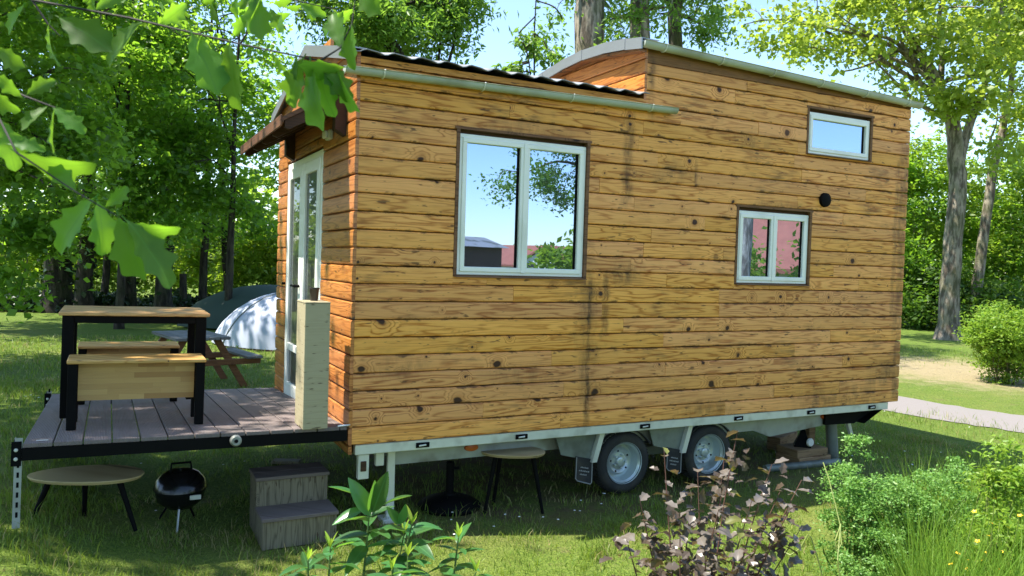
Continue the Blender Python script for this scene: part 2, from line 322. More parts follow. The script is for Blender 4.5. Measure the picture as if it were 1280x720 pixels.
def deckmat():
    n = NT('ribbed_composite_deck'); P = n.xyz(n.objc()); r = n.rand()
    w = n.math('SINE', n.math('MULTIPLY', P[0], 2*math.pi/0.0085))
    a = n.noise(n.comb(n.math('MULTIPLY', P[0], 30), n.math('MULTIPLY', P[1], 2), r), 1.0, 4)
    b = n.noise(n.pos(), 3.0, 4)
    c = n.mix(a, (0.17, 0.135, 0.125), (0.24, 0.20, 0.19)); c = n.hsv(c, 0.5, 1.0, n.math('ADD', n.math('MULTIPLY', r, 0.25), 0.85))
    c = n.mix(n.math('MULTIPLY', n.ramp(b, 0.5, 0.7), 0.35), c, (0.11, 0.10, 0.08))
    return n.done(n.bsdf(c, 0.7, 0, n.bump(w, 0.7, 0.003), 0.3))
M['deck'] = deckmat()
def groundmat():
    n = NT('lawn_soil'); p = n.pos(); P = n.xyz(p)
    a = n.noise(p, 0.35, 4, 0.6); b = n.noise(p, 3.0, 5, 0.7); f = n.noise(p, 45, 3, 0.7); f2 = n.noise(p, 14, 4, 0.7)
    c = n.mix(n.ramp(f, 0.3, 0.7), (0.06, 0.115, 0.014), (0.16, 0.22, 0.035))
    c = n.mix(n.math('MULTIPLY', n.ramp(f2, 0.45, 0.7), 0.5), c, (0.17, 0.22, 0.05))
    # dry worn patch beyond the path and worn soil under the trailer
    dx = n.math('MULTIPLY', n.math('SUBTRACT', P[0], 13.5), 0.30); dy = n.math('MULTIPLY', n.math('SUBTRACT', P[1], 4.6), 0.26)
    dd = n.math('ADD', n.math('SQRT', n.math('ADD', n.math('MULTIPLY', dx, dx), n.math('MULTIPLY', dy, dy))), n.math('MULTIPLY', n.math('SUBTRACT', b, 0.5), 1.3))
    c = n.mix(n.math('MULTIPLY', n.ramp(dd, 0.3, 1.0, 1.0, 0.0), 0.85), c, (0.36, 0.28, 0.17))
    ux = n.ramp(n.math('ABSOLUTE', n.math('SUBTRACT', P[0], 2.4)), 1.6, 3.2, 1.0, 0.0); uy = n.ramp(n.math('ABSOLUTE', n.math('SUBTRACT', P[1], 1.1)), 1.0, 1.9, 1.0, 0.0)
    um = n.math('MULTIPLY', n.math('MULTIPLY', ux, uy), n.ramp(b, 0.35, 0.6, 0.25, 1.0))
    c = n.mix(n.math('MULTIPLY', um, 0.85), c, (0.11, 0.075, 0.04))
    c = n.mix(n.math('MULTIPLY', n.ramp(a, 0.5, 0.7), 0.45), c, (0.24, 0.22, 0.07)); c = n.mix(n.math('MULTIPLY', n.ramp(b, 0.55, 0.72), 0.55), c, (0.17, 0.125, 0.07))
    return n.done(n.bsdf(c, 0.95, 0, n.bump(n.math('ADD', f, f2), 0.8, 0.05), 0.15))
M['ground'] = groundmat()
def pathmat():
    n = NT('grey_asphalt_path'); p = n.pos(); f = n.noise(p, 120, 3, 0.7); a = n.noise(p, 1.3, 4)
    c = n.mix(f, (0.15, 0.135, 0.125), (0.26, 0.235, 0.22)); c = n.mix(n.math('MULTIPLY', n.ramp(a, 0.45, 0.7), 0.4), c, (0.20, 0.19, 0.17))
    return n.done(n.bsdf(c, 0.9, 0, n.bump(f, 0.4, 0.006), 0.3))
M['path'] = pathmat()

M['lf_hazel'] = leafmat('hazel_leaf', (0.06, 0.135, 0.02), (0.12, 0.21, 0.03), (0.38, 0.66, 0.04), 0.55, 0.38)
M['lf_maple'] = leafmat('maple_leaf', (0.05, 0.13, 0.02), (0.11, 0.20, 0.03), (0.36, 0.64, 0.04), 0.55, 0.38)
M['lf_ash'] = leafmat('ash_leaf', (0.06, 0.135, 0.02), (0.11, 0.20, 0.03), (0.34, 0.60, 0.06))
M['lf_right'] = leafmat('young_maple_leaf', (0.15, 0.235, 0.028), (0.24, 0.305, 0.045), (0.53, 0.68, 0.07), 0.5)
M['lf_dark'] = leafmat('dark_shrub_leaf', (0.035, 0.085, 0.016), (0.07, 0.13, 0.02), (0.20, 0.38, 0.03))
M['lf_bright'] = leafmat('bright_hedge_leaf', (0.12, 0.21, 0.022), (0.20, 0.29, 0.03), (0.42, 0.62, 0.04), 0.5)
M['lf_oak'] = leafmat('oak_crown_leaf', (0.05, 0.115, 0.018), (0.09, 0.17, 0.022), (0.24, 0.44, 0.03))
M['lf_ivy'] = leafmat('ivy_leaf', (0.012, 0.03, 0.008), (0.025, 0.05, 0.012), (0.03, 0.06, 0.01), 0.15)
M['lf_jun'] = leafmat('fine_shrub_leaf', (0.11, 0.25, 0.055), (0.19, 0.34, 0.07), (0.28, 0.52, 0.08), 0.4)
M['lf_yel'] = leafmat('yellow_green_leaf', (0.13, 0.26, 0.028), (0.24, 0.35, 0.035), (0.38, 0.58, 0.05), 0.45)
M['blade'] = leafmat('grass_blade', (0.09, 0.17, 0.016), (0.21, 0.28, 0.045), (0.36, 0.50, 0.05), 0.35, straw=(0.38, 0.31, 0.13))
M['tallblade'] = leafmat('tall_grass_blade', (0.12, 0.25, 0.025), (0.20, 0.32, 0.04), (0.34, 0.54, 0.05), 0.4)
M['oakleaf'] = bigleaf('oak_leaf', (0.06, 0.16, 0.02), (0.28, 0.55, 0.03), 0.5, 0.5)
M['laurel'] = bigleaf('laurel_leaf', (0.045, 0.13, 0.035), (0.20, 0.44, 0.04), 0.3, 0.28, 0.3, (0.10, 0.20, 0.06))
M['laurelnew'] = bigleaf('young_laurel_leaf', (0.22, 0.34, 0.03), (0.42, 0.60, 0.05), 0.4, 0.4, 0.2)
M['ninebark'] = bigleaf('purple_leaf', (0.115, 0.09, 0.062), (0.24, 0.15, 0.05), 0.2, 0.32, 0.5, (0.15, 0.13, 0.11))
M['ninebarkg'] = bigleaf('olive_leaf', (0.14, 0.15, 0.04), (0.42, 0.32, 0.04), 0.4, 0.4, 0.3)
M['bark_grey'] = bark('grey_bark', (0.09, 0.072, 0.055), (0.31, 0.265, 0.205), 0.35)
M['bark_dark'] = bark('dark_bark', (0.02, 0.017, 0.014), (0.06, 0.05, 0.04), 0.2)
M['bark_brown'] = bark('brown_bark', (0.05, 0.04, 0.03), (0.16, 0.13, 0.10), 0.5)
M['bark_pale'] = bark('pale_bark', (0.18, 0.16, 0.14), (0.5, 0.47, 0.42))

# ---------------------------------------------------------------- ground, path, grass
def make_ground():
    xs = np.concatenate([[-900, -400, -150, -70, -35, -20], np.arange(-12, 16.01, 0.5), [20, 30, 50, 90, 200, 500, 900]])
    ys = np.concatenate([[-900, -400, -150, -70, -35, -18], np.arange(-10, 16.01, 0.5), [20, 30, 50, 90, 200, 500, 900]])
    nx, ny = len(xs), len(ys)
    V = [(x, y, gz(x, y) if abs(x) < 60 and abs(y) < 60 else G) for y in ys for x in xs]
    F = [[j*nx+i, j*nx+i+1, (j+1)*nx+i+1, (j+1)*nx+i] for j in range(ny-1) for i in range(nx-1)]
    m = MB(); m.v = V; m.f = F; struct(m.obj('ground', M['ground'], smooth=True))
make_ground()
PATHC = [(14.5, -14), (11.0, -6), (9.55, -1.5), (9.1, 0.6), (8.75, 2.3), (8.6, 6), (9.4, 11), (11, 20), (12, 40)]
def make_path():
    m = MB(); P = [Vector((x, y, 0)) for x, y in PATHC]; pts = []
    for i in range(len(P)-1):
        p0, p1, p2, p3 = P[max(i-1, 0)], P[i], P[i+1], P[min(i+2, len(P)-1)]
        for k in range(12):
            t = k/12; pts.append(0.5*((2*p1)+(p2-p0)*t+(2*p0-5*p1+4*p2-p3)*t*t+(3*p1-p0-3*p2+p3)*t**3))
    pts.append(P[-1]); rnd = random.Random(4)
    for i, p in enumerate(pts):
        t = (pts[min(i+1, len(pts)-1)]-pts[max(i-1, 0)]).normalized(); n = Vector((t.y, -t.x, 0)); 
        for k in range(5):
            q = p+n*((k/4-0.5)*1.5+ (rnd.uniform(-.04, .04) if k in (0, 4) else 0)); m.v.append((q.x, q.y, gz(q.x, q.y)+0.02-0.012*(k in (0, 4))))
    for i in range(len(pts)-1):
        for k in range(4): m.f.append([i*5+k, i*5+k+1, i*5+k+6, i*5+k+5])
    struct(m.obj('path', M['path'], smooth=True)); return np.array([(p.x, p.y) for p in pts])
PATHP = make_path()

def raw_mesh(name, V, tri_or_quad, mat):
    k = tri_or_quad.shape[1]; me = bpy.data.meshes.new(name)
    me.vertices.add(len(V)); me.vertices.foreach_set('co', np.asarray(V, np.float32).ravel())
    nf = len(tri_or_quad); me.loops.add(nf*k); me.loops.foreach_set('vertex_index', tri_or_quad.astype(np.int32).ravel())
    me.polygons.add(nf); me.polygons.foreach_set('loop_start', np.arange(0, nf*k, k, dtype=np.int32))
    me.materials.append(mat); me.update(calc_edges=True); me.validate(); return me
def gza(x, y):
    s = np.clip((-x-0.8)/1.4, 0, 1); s = s*s*(3-2*s)
    return G + 0.30*s*np.clip(1-(y-4)/6, 0, 1) + 0.012*np.sin(x*1.7+y*0.6)+0.012*np.sin(y*1.3-x*0.4)
def blades(name, x, y, h, w, lean, mat, rng, z=None):
    n = len(x); z = (gza(x, y) if z is None else z)-0.01
    a = rng.uniform(0, 2*np.pi, n); b = rng.uniform(0, 2*np.pi, n); L = lean*h*rng.uniform(0.2, 1.2, n)
    base = np.stack([x, y, z], 1); side = np.stack([np.cos(a), np.sin(a), 0*a], 1)*(w/2)[:, None]
    bend = np.stack([np.cos(b), np.sin(b), 0*b], 1)
    mid = base+bend*(L*0.3)[:, None]+np.stack([0*h, 0*h, h*0.6], 1); tip = base+bend*L[:, None]+np.stack([0*h, 0*h, h], 1)
    V = np.stack([base-side, base+side, mid+side*0.75, mid-side*0.75, tip], 1).reshape(-1, 3)
    i = np.arange(n)*5
    T = np.concatenate([np.stack([i, i+1, i+2], 1), np.stack([i, i+2, i+3], 1), np.stack([i+3, i+2, i+4], 1)], 0)
    return link(name, raw_mesh(name, V, T, mat))
def make_grass():
    rng = np.random.default_rng(3); X = []; Y = []
    for (x0, x1, y0, y1, n) in ((-3.2, 7.0, -3.4, 1.2, 150000), (-3.5, 9, 1.2, 6.5, 70000), (-4, 17, 5, 14, 60000)):
        X.append(rng.uniform(x0, x1, n)); Y.append(rng.uniform(y0, y1, n))
    x = np.concatenate(X); y = np.concatenate(Y)
    cl = np.sin(x*5.1+np.sin(y*3.3)*2)*np.sin(y*4.7+np.sin(x*2.9)*2)
    keep = rng.uniform(0, 1, len(x)) < 0.62+0.38*cl
    under = (x > 0.6) & (x < 5.4) & (y > -0.35) & (y < 2.6); keep &= ~(under & (rng.uniform(0, 1, len(x)) < 0.8))
    st = (x > -0.57) & (x < -0.09) & (y > -0.05) & (y < 0.5); keep &= ~st
    dmin = np.min(np.hypot(x[:, None]-PATHP[None, ::3, 0], y[:, None]-PATHP[None, ::3, 1]), axis=1); keep &= dmin > 0.78
    dry = ((x-13.5)*0.3)**2+((y-4.6)*0.26)**2 < 0.5; keep &= ~(dry & (rng.uniform(0, 1, len(x)) < 0.8))
    d = (x-CAM[0])*FW[0]+(y-CAM[1])*FW[1]; s = (x-CAM[0])*RT[0]+(y-CAM[1])*RT[1]
    keep &= (d > 1.5) & (np.abs(s) < d*0.66+1.2)
    x, y, cl = x[keep], y[keep], cl[keep]; far = np.clip((y-1)/8, 0, 1)
    h = rng.uniform(0.025, 0.065, len(x))*(1+0.35*cl)*(1+far*0.4); w = rng.uniform(0.004, 0.007, len(x))*(1+far*1.6)
    # longer tufts left by the mower round feet, legs and edges
    for (cx, cy, rr_, k) in ((0.33, 0.15, .2, 160), (-1.9, 0.05, .25, 200), (2.3, 0.1, .3, 180), (3.2, 0.1, .3, 180), (-0.6, 0.1, .2, 160), (5.0, 0.3, .35, 260), (0.86, 0.25, .3, 180), (8.0, 1.2, .5, 300), (7.9, 0.2, .5, 260)):
        x = np.concatenate([x, cx+rng.normal(0, rr_, k)]); y = np.concatenate([y, cy+rng.normal(0, rr_, k)]); h = np.concatenate([h, rng.uniform(.05, .13, k)]); w = np.concatenate([w, rng.uniform(.004, .007, k)])
    tc = rng.integers(0, 70, 2600); tx = rng.uniform(-3, 7, 70)[tc]; ty = rng.uniform(-2.2, 4, 70)[tc]
    ok = ~((tx > 0.3) & (tx < 5.4) & (ty > 0) & (ty < 2.6)); k = int(ok.sum())
    x = np.concatenate([x, tx[ok]+rng.normal(0, .05, k)]); y = np.concatenate([y, ty[ok]+rng.normal(0, .05, k)]); h = np.concatenate([h, rng.uniform(.05, .11, k)]); w = np.concatenate([w, rng.uniform(.004, .008, k)])
    st = (x > -0.58) & (x < -0.08) & (y > -0.06) & (y < 0.52); x, y, h, w = x[~st], y[~st], h[~st], w[~st]
    o = blades('grass', x, y, h, w, 0.8, M['blade'], rng); struct(o, 'stuff'); o['label'] = 'short lawn grass around and under the wooden house'
    # daisies dotted in the lawn
    m = MB(); rr = random.Random(8)
    for i in range(46):
        px, py = rr.choice([(rr.uniform(-1.6, 0.2), rr.uniform(0.2, 2.2)), (rr.uniform(-3, -1), rr.uniform(2, 6)), (rr.uniform(0.6, 2.2), rr.uniform(-0.4, 0.2)), (rr.uniform(5, 8), rr.uniform(-.5, 2))])
        z = gz(px, py)+rr.uniform(0.03, 0.06); m.lathe([(0.0, 0.004), (0.008, 0.002), (0.009, 0)], (px, py, z), n=7)
    o = m.obj('daisies', M['white']); struct(o, 'stuff'); o['label'] = 'tiny white daisies scattered in the lawn'
make_grass()

# ---------------------------------------------------------------- the tiny house
H = thing('tiny_house', 'wooden tiny house on a galvanised two axle trailer, clad in golden horizontal boards', 'tiny house', (0, 0, 0))
L, WD = 5.482, 2.62; RX = 2.309; ROW = 0.1205
rnd = random.Random(11)
def plank_unit(axis, mat, name='plank'):
    # unit plank: 1 along its run, 1 high, 0.024 thick with chamfered long edges, face at the negative side
    c = 0.06; t = 0.024; prof = [(t, 0.0), (0.010, 0.0), (0.002, c*0.6), (0.0, c*1.5), (-0.0015, 0.5), (0.0, 1-c*1.5), (0.010, 1.0), (t, 1.0)]
    m = MB()
    if axis == 'x': m.prism([(0.0, a, b) for a, b in prof], (1, 0, 0))
    else: m.prism([(a, 0.0, b) for a, b in prof], (0, 1, 0))
    return m.mesh(name, mat)
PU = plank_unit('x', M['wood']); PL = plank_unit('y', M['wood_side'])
def rects_minus(u0, u1, z0, z1, holes):
    out = [(u0, u1, z0, z1)]
    for (a0, a1, b0, b1) in holes:
        nx = []
        for (p, q, r, s) in out:
            if a1 <= p or a0 >= q or b1 <= r or b0 >= s: nx.append((p, q, r, s)); continue
            if a0 > p: nx.append((p, a0, r, s))
            if a1 < q: nx.append((a1, q, r, s))
            lo, hi = max(p, a0), min(q, a1)
            if b0 > r: nx.append((lo, hi, r, b0))
            if b1 < s: nx.append((lo, hi, b1, s))
        out = nx
    return [k for k in out if k[1]-k[0] > 0.02 and k[3]-k[2] > 0.012]
def clad(parent, unit, axis, u0, u1, z0, z1, holes, plane, rnd, minlen=0.9, maxlen=2.8, row0=0.0):
    i0 = int(math.floor((z0-row0)/ROW+1e-6)); z = row0+i0*ROW
    while z < z1-0.01:
        a, b = max(z, z0), min(z+ROW-0.0055, z1); u = u0
        while u < u1-0.01:
            ln = rnd.uniform(minlen, maxlen); v = u+ln
            if u1-v < 0.5: v = u1
            for (p, q, r, s) in rects_minus(u, v-0.002 if v < u1 else v, a, b, holes):
                off = rnd.uniform(-0.002, 0.0015); jz = rnd.uniform(-0.0012, 0.0012)
                loc = (p, plane+off, r+jz) if axis == 'x' else (plane+off, p, r+jz)
                sc = (q-p, 1, s-r) if axis == 'x' else (1, q-p, s-r)
                link('plank', unit, parent, loc, None, sc)
            u = v
        z += ROW
WIN = [(0.725, 1.776, 1.155, 2.148), (3.323, 4.167, 1.138, 1.759), (4.1085, 4.9195, 2.317, 2.688)]
MG = 0.028
holes = [(a-MG, b+MG, c-MG*0.4, d+MG*1.3) for a, b, c, d in WIN]
# core walls
wf = MB().box(0.026, RX, 0.055, 0.12, 0.0, 2.56).box(RX, L-0.03, 0.055, 0.12, 0.0, 2.86).obj('wall', M['wood_core'], H); wf['label'] = 'long weathered golden board wall'
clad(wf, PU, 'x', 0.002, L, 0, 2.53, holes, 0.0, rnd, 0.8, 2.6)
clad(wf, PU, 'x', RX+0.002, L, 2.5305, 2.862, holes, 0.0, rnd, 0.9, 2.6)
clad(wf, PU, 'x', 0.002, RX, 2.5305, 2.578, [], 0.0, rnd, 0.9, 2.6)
# sloping fascia closing the raised wall under its gutter
MB().prism([(RX+0.002, 0.001, 2.8640), (L, 0.001, 2.8640), (L, 0.001, 2.885), (RX+0.002, 0.001, 2.985)], (0, 0.022, 0)).obj('fascia_board', M['wood'], wf)
# vertical shift: rows on both halves run through, so no visible step
wl = MB().prism([(0.03, 0.125, 0), (0.03, WD, 0), (0.03, WD, 2.55), (0.03, 1.31, 2.86), (0.03, 0.125, 2.58)], (0.06, 0, 0)).obj('wall', M['wood_core'], H); wl['label'] = 'short orange varnished end wall with the door'
DOOR = (0.883, 2.175, -0.03, 2.071)
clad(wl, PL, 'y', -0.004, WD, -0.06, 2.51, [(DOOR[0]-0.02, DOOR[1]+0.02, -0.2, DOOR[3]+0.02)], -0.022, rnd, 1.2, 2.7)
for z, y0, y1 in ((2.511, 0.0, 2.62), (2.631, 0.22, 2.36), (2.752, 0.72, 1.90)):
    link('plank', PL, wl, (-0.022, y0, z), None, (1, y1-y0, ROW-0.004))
# gable of the raised half
wg = MB().prism([(RX+0.03, 0.125, 2.5), (RX+0.03, WD, 2.5), (RX+0.03, WD, 2.84), (RX+0.03, 1.9, 2.98), (RX+0.03, 0.8, 3.05), (RX+0.03, 0.125, 2.98)], (0.05, 0, 0)).obj('wall', M['wood_core'], H); wg['label'] = 'sunlit orange gable above the lower roof'
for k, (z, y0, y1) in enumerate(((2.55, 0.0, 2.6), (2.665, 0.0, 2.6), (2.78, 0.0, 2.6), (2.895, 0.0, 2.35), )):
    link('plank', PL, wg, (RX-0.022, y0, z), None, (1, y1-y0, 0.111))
MB().prism([(RX-0.021, 0.0, 3.008), (RX-0.021, 0.0, 3.025), (RX-0.021, 0.8, 3.075), (RX-0.021, 1.5, 3.035), (RX-0.021, 1.8, 3.008)], (0.02, 0, 0)).obj('plank', M['wood_side'], wg)
# plain walls on the two sides away from the camera
wr = MB().prism([(L-0.07, 0.125, 0), (L-0.07, WD, 0), (L-0.07, WD, 2.8), (L-0.07, 1.9, 2.95), (L-0.07, 0.8, 2.98), (L-0.07, 0.125, 2.87)], (0.04, 0, 0)).obj('wall', M['wood_core'], H)
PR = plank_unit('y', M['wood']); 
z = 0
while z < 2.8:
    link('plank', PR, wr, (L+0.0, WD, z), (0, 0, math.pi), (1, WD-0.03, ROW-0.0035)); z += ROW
wb = MB().box(0.09, RX, WD-0.06, WD, 0.0, 2.53).box(RX, L-0.07, WD-0.06, WD-0.001, 0, 2.8).obj('wall', M['wood_core'], H)

# windows
def window(x0, x1, z0, z1, two):
    f = 0.045; s = 0.042
    fr = MB()
    def ring(m, a0, a1, b0, b1, t, y0, y1):
        m.bev(a0, a1, y0, y1, b0, b0+t, 0.004); m.bev(a0, a1, y0, y1, b1-t, b1, 0.004)
        m.bev(a0, a0+t, y0+0.0008, y1-0.0008, b0+t-0.002, b1-t+0.002, 0.004); m.bev(a1-t, a1, y0+0.0008, y1-0.0008, b0+t-0.002, b1-t+0.002, 0.004)
    ring(fr, x0, x1, z0, z1, 0.03, 0.012, 0.06)
    w = fr.obj('window', M['upvc'], H)
    cs = MB()
    cs.box(x0-MG+0.002, x0-0.001, -0.004, 0.05, z0-0.006, z1+MG); cs.box(x1+0.001, x1+MG-0.002, -0.004, 0.05, z0-0.006, z1+MG); cs.box(x0-MG-0.01, x1+MG+0.01, -0.006, 0.05, z1+MG+0.0005, z1+MG*1.3-0.001+0.012)
    cs.obj('casing', M['casing'], w)
    MB().prism([(x0-MG*0.6, 0.03, z0-0.001), (x0-MG*0.6, -0.03, z0-0.014), (x0-MG*0.6, -0.03, z0-0.018), (x0-MG*0.6, 0.03, z0-0.008)], (x1-x0+MG*1.2, 0, 0)).obj('sill', M['casing'], w)
    xm = (x0+x1)/2; parts = [(x0+0.024, xm-0.002), (xm+0.002, x1-0.024)] if two else [(x0+0.024, x1-0.024)]
    for a, b in parts:
        m = MB(); ring(m, a, b, z0+0.022, z1-0.024, 0.036, 0.003, 0.045); m.obj('sash', M['upvc'], w)
        g = 0.034
        q = MB().box(a+g, b-g, 0.030, 0.034, z0+0.02+g, z1-0.024-g); q.obj('pane', M['pane'], w)
        k = MB(); k.box(b-g-0.022, b-g+0.001, 0.0265, 0.0295, z0+0.02+g, z1-0.024-g); k.obj('spacer', M['black'], w)
    if two: MB().bev(xm-0.014, xm+0.014, -0.003, 0.0025, z0+0.02, z1-0.022, 0.002).obj('centre_bar', M['upvc'], w)
    return w
for i, (a, b, c, d) in enumerate(WIN):
    w = window(a, b, c, d, i < 2); w['label'] = ('large two sash window reflecting sky and a tree', 'small two sash window reflecting a red roof', 'narrow loft window under the upper gutter')[i]
# door in the end wall
D0, D1, DZ0, DZ1 = DOOR
dm = MB(); dm.bev(-0.02, 0.03, D0, D0+0.05, DZ0, DZ1, .004); dm.bev(-0.02, 0.03, D1-0.05, D1, DZ0, DZ1, .004); dm.bev(-0.0195, 0.03, D0+0.05, D1-0.05, DZ1-0.06, DZ1, .004)
door = dm.obj('door', M['upvc'], H); ym = (D0+D1)/2
for a, b in ((D0+0.045, ym-0.002), (ym+0.002, D1-0.045)):
    m = MB(); z0, z1 = DZ0+0.02, DZ1-0.055; t = 0.095
    m.bev(-0.032, 0.02, a, a+t, z0, z1, .005); m.bev(-0.032, 0.02, b-t, b, z0, z1, .005); m.bev(-0.0315, 0.02, a+t, b-t, z1-t, z1, .005); m.bev(-0.0315, 0.02, a+t, b-t, z0, z0+0.14, .005); m.bev(-0.031, 0.02, a+t, b-t, 0.42, 0.48, .004)
    lf = m.obj('door_leaf', M['upvc'], door); MB().box(-0.012, -0.008, a+t-0.01, b-t+0.01, z0+0.13, z1-t+0.01).obj('pane', M['doorpane'], door)
MB().tube([(-0.035, ym+0.03, 1.0), (-0.075, ym+0.03, 1.0)], 0.012).tube([(-0.075, ym+0.03, 1.0), (-0.075, ym+0.16, 1.0)], 0.01).obj('door_handle', M['black'], door, True)
MB().tube([(-0.02, 2.22, 1.0), (-0.05, 2.22, 1.0)], 0.012).obj('lock', M['black'], door)
# awning over the door
AY0, AY1 = 0.22, 1.98
aw = MB().prism([(-0.005, AY0, 2.40), (-0.45, AY0, 2.135), (-0.45, AY0, 2.165), (-0.005, AY0, 2.435)], (0, AY1-AY0, 0)).obj('awning', M['awning'], H)
for k in range(5):
    y = AY0+0.02+k*(AY1-AY0-0.08)/4
    MB().prism([(-0.03, y, 2.30), (-0.03, y, 2.384), (-0.43, y, 2.146), (-0.43, y, 2.10), (-0.40, y, 2.09)], (0, 0.04, 0)).obj('rafter', M['beam'], aw)
for y in (AY0+0.0, AY1-0.09):
    MB().prism([(-0.024, y, 2.08), (-0.024, y, 2.36), (-0.10, y, 2.33), (-0.10, y, 2.12)], (0, 0.085, 0)).obj('bracket', M['beam'], aw)
MB().bev(-0.465, -0.452, AY0-0.01, AY1+0.01, 2.10, 2.175, .003).obj('fascia_board', M['awning'], aw)
lp = MB().bev(-0.06, -0.024, 0.56, 0.68, 2.10, 2.17, .008).obj('wall_lamp', M['galv'], H); MB().bev(-0.085, -0.061, 0.575, 0.665, 2.108, 2.162, .008).obj('lens', M['white'], lp)
# lower corrugated roof
def roof_sheet(prof, x0, x1, period, amp, name, parent, th=0.008):
    # prof: list of (y,z) ; waves run along x
    nx = int((x1-x0)/period*8); m = MB(); P = len(prof)
    for off in (0, -th):
        for i in range(nx+1):
            x = x0+(x1-x0)*i/nx; wz = amp*math.sin(2*math.pi*x/period)+amp*0.35*math.sin(4*math.pi*x/period+0.7)
            for (y, z) in prof: m.v.append((x, y, z+wz+off))
    B = (nx+1)*P
    for i in range(nx):
        for j in range(P-1):
            a = i*P+j; m.f.append([a, a+1, a+P+1, a+P]); a += B; m.f.append([a, a+P, a+P+1, a+1])
        for j in (0, P-1): a = i*P+j; m.f.append([a, a+P, a+P+B, a+B])
    for i in (0, nx):
        for j in range(P-1): a = i*P+j; m.f.append([a, a+1, a+1+B, a+B])
    return m.obj(name, M['roofm'], parent, True)
r1 = roof_sheet([(-0.075, 2.600), (0.6, 2.755), (1.31, 2.918), (2.0, 2.76), (2.70, 2.59)], -0.07, RX-0.024, 0.185, 0.010, 'roof', H, 0.006)
r1['label'] = 'lower wavy charcoal roof sheet'
fl = MB()
for (ya, za, yb, zb) in ((-0.06, 2.585, 1.31, 2.905), (1.31, 2.905, 2.70, 2.565)):
    fl.prism([(-0.085, ya, za-0.055), (-0.085, yb, zb-0.055), (-0.085, yb, zb+0.03), (-0.085, ya, za+0.03)], (0.012, 0, 0))
    fl.prism([(-0.072, ya, za+0.022), (-0.072, yb, zb+0.022), (-0.072, yb, zb+0.03), (-0.072, ya, za+0.03)], (0.10, 0, 0))
fl.obj('flashing', M['flash'], r1)
MB().prism([(-0.07, 2.73, 2.54), (-0.07, 2.73, 2.60), (-0.07, 2.80, 2.60), (-0.07, 2.80, 2.54)], (RX+0.1, 0, 0)).obj('gutter', M['gutter'], H)
# raised arched roof
ARC = [(-0.07, 3.005), (0.15, 3.045), (0.45, 3.083), (0.8, 3.10), (1.15, 3.085), (1.5, 3.05), (1.9, 2.985), (2.3, 2.91), (2.70, 2.83)]
class _S: pass
def raised_roof():
    x0, x1 = RX-0.10, L+0.07; period, amp, th = 0.185, 0.014, 0.008
    nx = int((x1-x0)/period*8); m = MB(); P = len(ARC)
    for off in (0, -th):
        for i in range(nx+1):
            x = x0+(x1-x0)*i/nx; wz = amp*math.sin(2*math.pi*x/period); dz = -0.105*(x-RX)/(L-RX)
            for (y, z) in ARC: m.v.append((x, y, z+wz+off+dz))
    B = (nx+1)*P
    for i in range(nx):
        for j in range(P-1):
            a = i*P+j; m.f.append([a, a+1, a+P+1, a+P]); a += B; m.f.append([a, a+P, a+P+1, a+1])
        for j in (0, P-1): a = i*P+j; m.f.append([a, a+P, a+P+B, a+B])
    for i in (0, nx):
        for j in range(P-1): a = i*P+j; m.f.append([a, a+1, a+1+B, a+B])
    r = m.obj('roof', M['roofm'], H, True); r['label'] = 'raised arched roof over the loft end'
    for j in range(P-1):
        (ya, za), (yb, zb) = ARC[j], ARC[j+1]
        f = MB(); e = 0.004*(j % 2)
        f.prism([(RX-0.115-e, ya, za-0.065), (RX-0.115-e, yb+0.015, zb-0.065), (RX-0.115-e, yb+0.015, zb+0.022), (RX-0.115-e, ya, za+0.022)], (0.012, 0, 0))
        f.prism([(RX-0.103, ya, za+0.016+e), (RX-0.103, yb, zb+0.016+e), (RX-0.103, yb, zb+0.022+e), (RX-0.103, ya, za+0.022+e)], (0.16, 0, 0))
        f.obj('flashing', M['flash'], r)
raised_roof()
MB().prism([(RX-0.10, -0.02, 2.955), (RX-0.10, 0.8, 3.055), (RX-0.10, 1.5, 3.01), (RX-0.10, 1.5, 2.99), (RX-0.10, 0.8, 3.03), (RX-0.10, -0.02, 2.935)], (0.075, 0, 0)).obj('soffit', M['wood_side'], H)
# gutters
def gutter(x0, z0, x1, z1, yc, r, brk):
    n = 10; m = MB(); N = 12
    ring = [(math.cos(math.pi+math.pi*k/n)*r, math.sin(math.pi+math.pi*k/n)*r) for k in range(n+1)]
    ring = [(-r-0.008, 0.006)]+ring+[(r, 0.02)]; inner = [(a*0.93, b*0.93+0.002) for a, b in ring][::-1]; prof = ring+inner; P = len(prof)
    for i in range(N+1):
        t = i/N; x = x0+(x1-x0)*t; zz = z0+(z1-z0)*t
        for a, b in prof: m.v.append((x, yc+a, zz+b))
    for i in range(N):
        for k in range(P): l = (k+1) % P; m.f.append([i*P+k, i*P+l, (i+1)*P+l, (i+1)*P+k])
    g = m.obj('gutter', M['gutter'], H, True)
    for x, zz in ((x0, z0), (x1, z1)):
        MB().prism([(x-0.003, yc+a*1.02, zz+b*1.02) for a, b in ring[1:-1]], (0.006, 0, 0)).obj('end_cap', M['gutter'], g)
    for k in range(brk):
        t = (k+0.35)/(brk-0.3); x = x0+(x1-x0)*t; zz = z0+(z1-z0)*t
        MB().tube([(x, yc+a*1.08, zz+b*1.08) for a, b in ring], 0.006, 6).obj('bracket', M['galv'], g)
    for t in ((0.28,) if brk < 5 else (0.26, 0.6)):
        x = x0+(x1-x0)*t; zz = z0+(z1-z0)*t
        j = MB(); a2 = [(a*1.05, b*1.05) for a, b in ring[1:-1]]
        for dx in (-0.03, 0.03):
            for a, b in a2: j.v.append((x+dx, yc+a, zz+b))
        q = len(a2)
        for k in range(q-1): j.f.append([k, k+1, q+k+1, q+k])
        j.obj('joint_sleeve', M['gutter'], g, True)
    return g
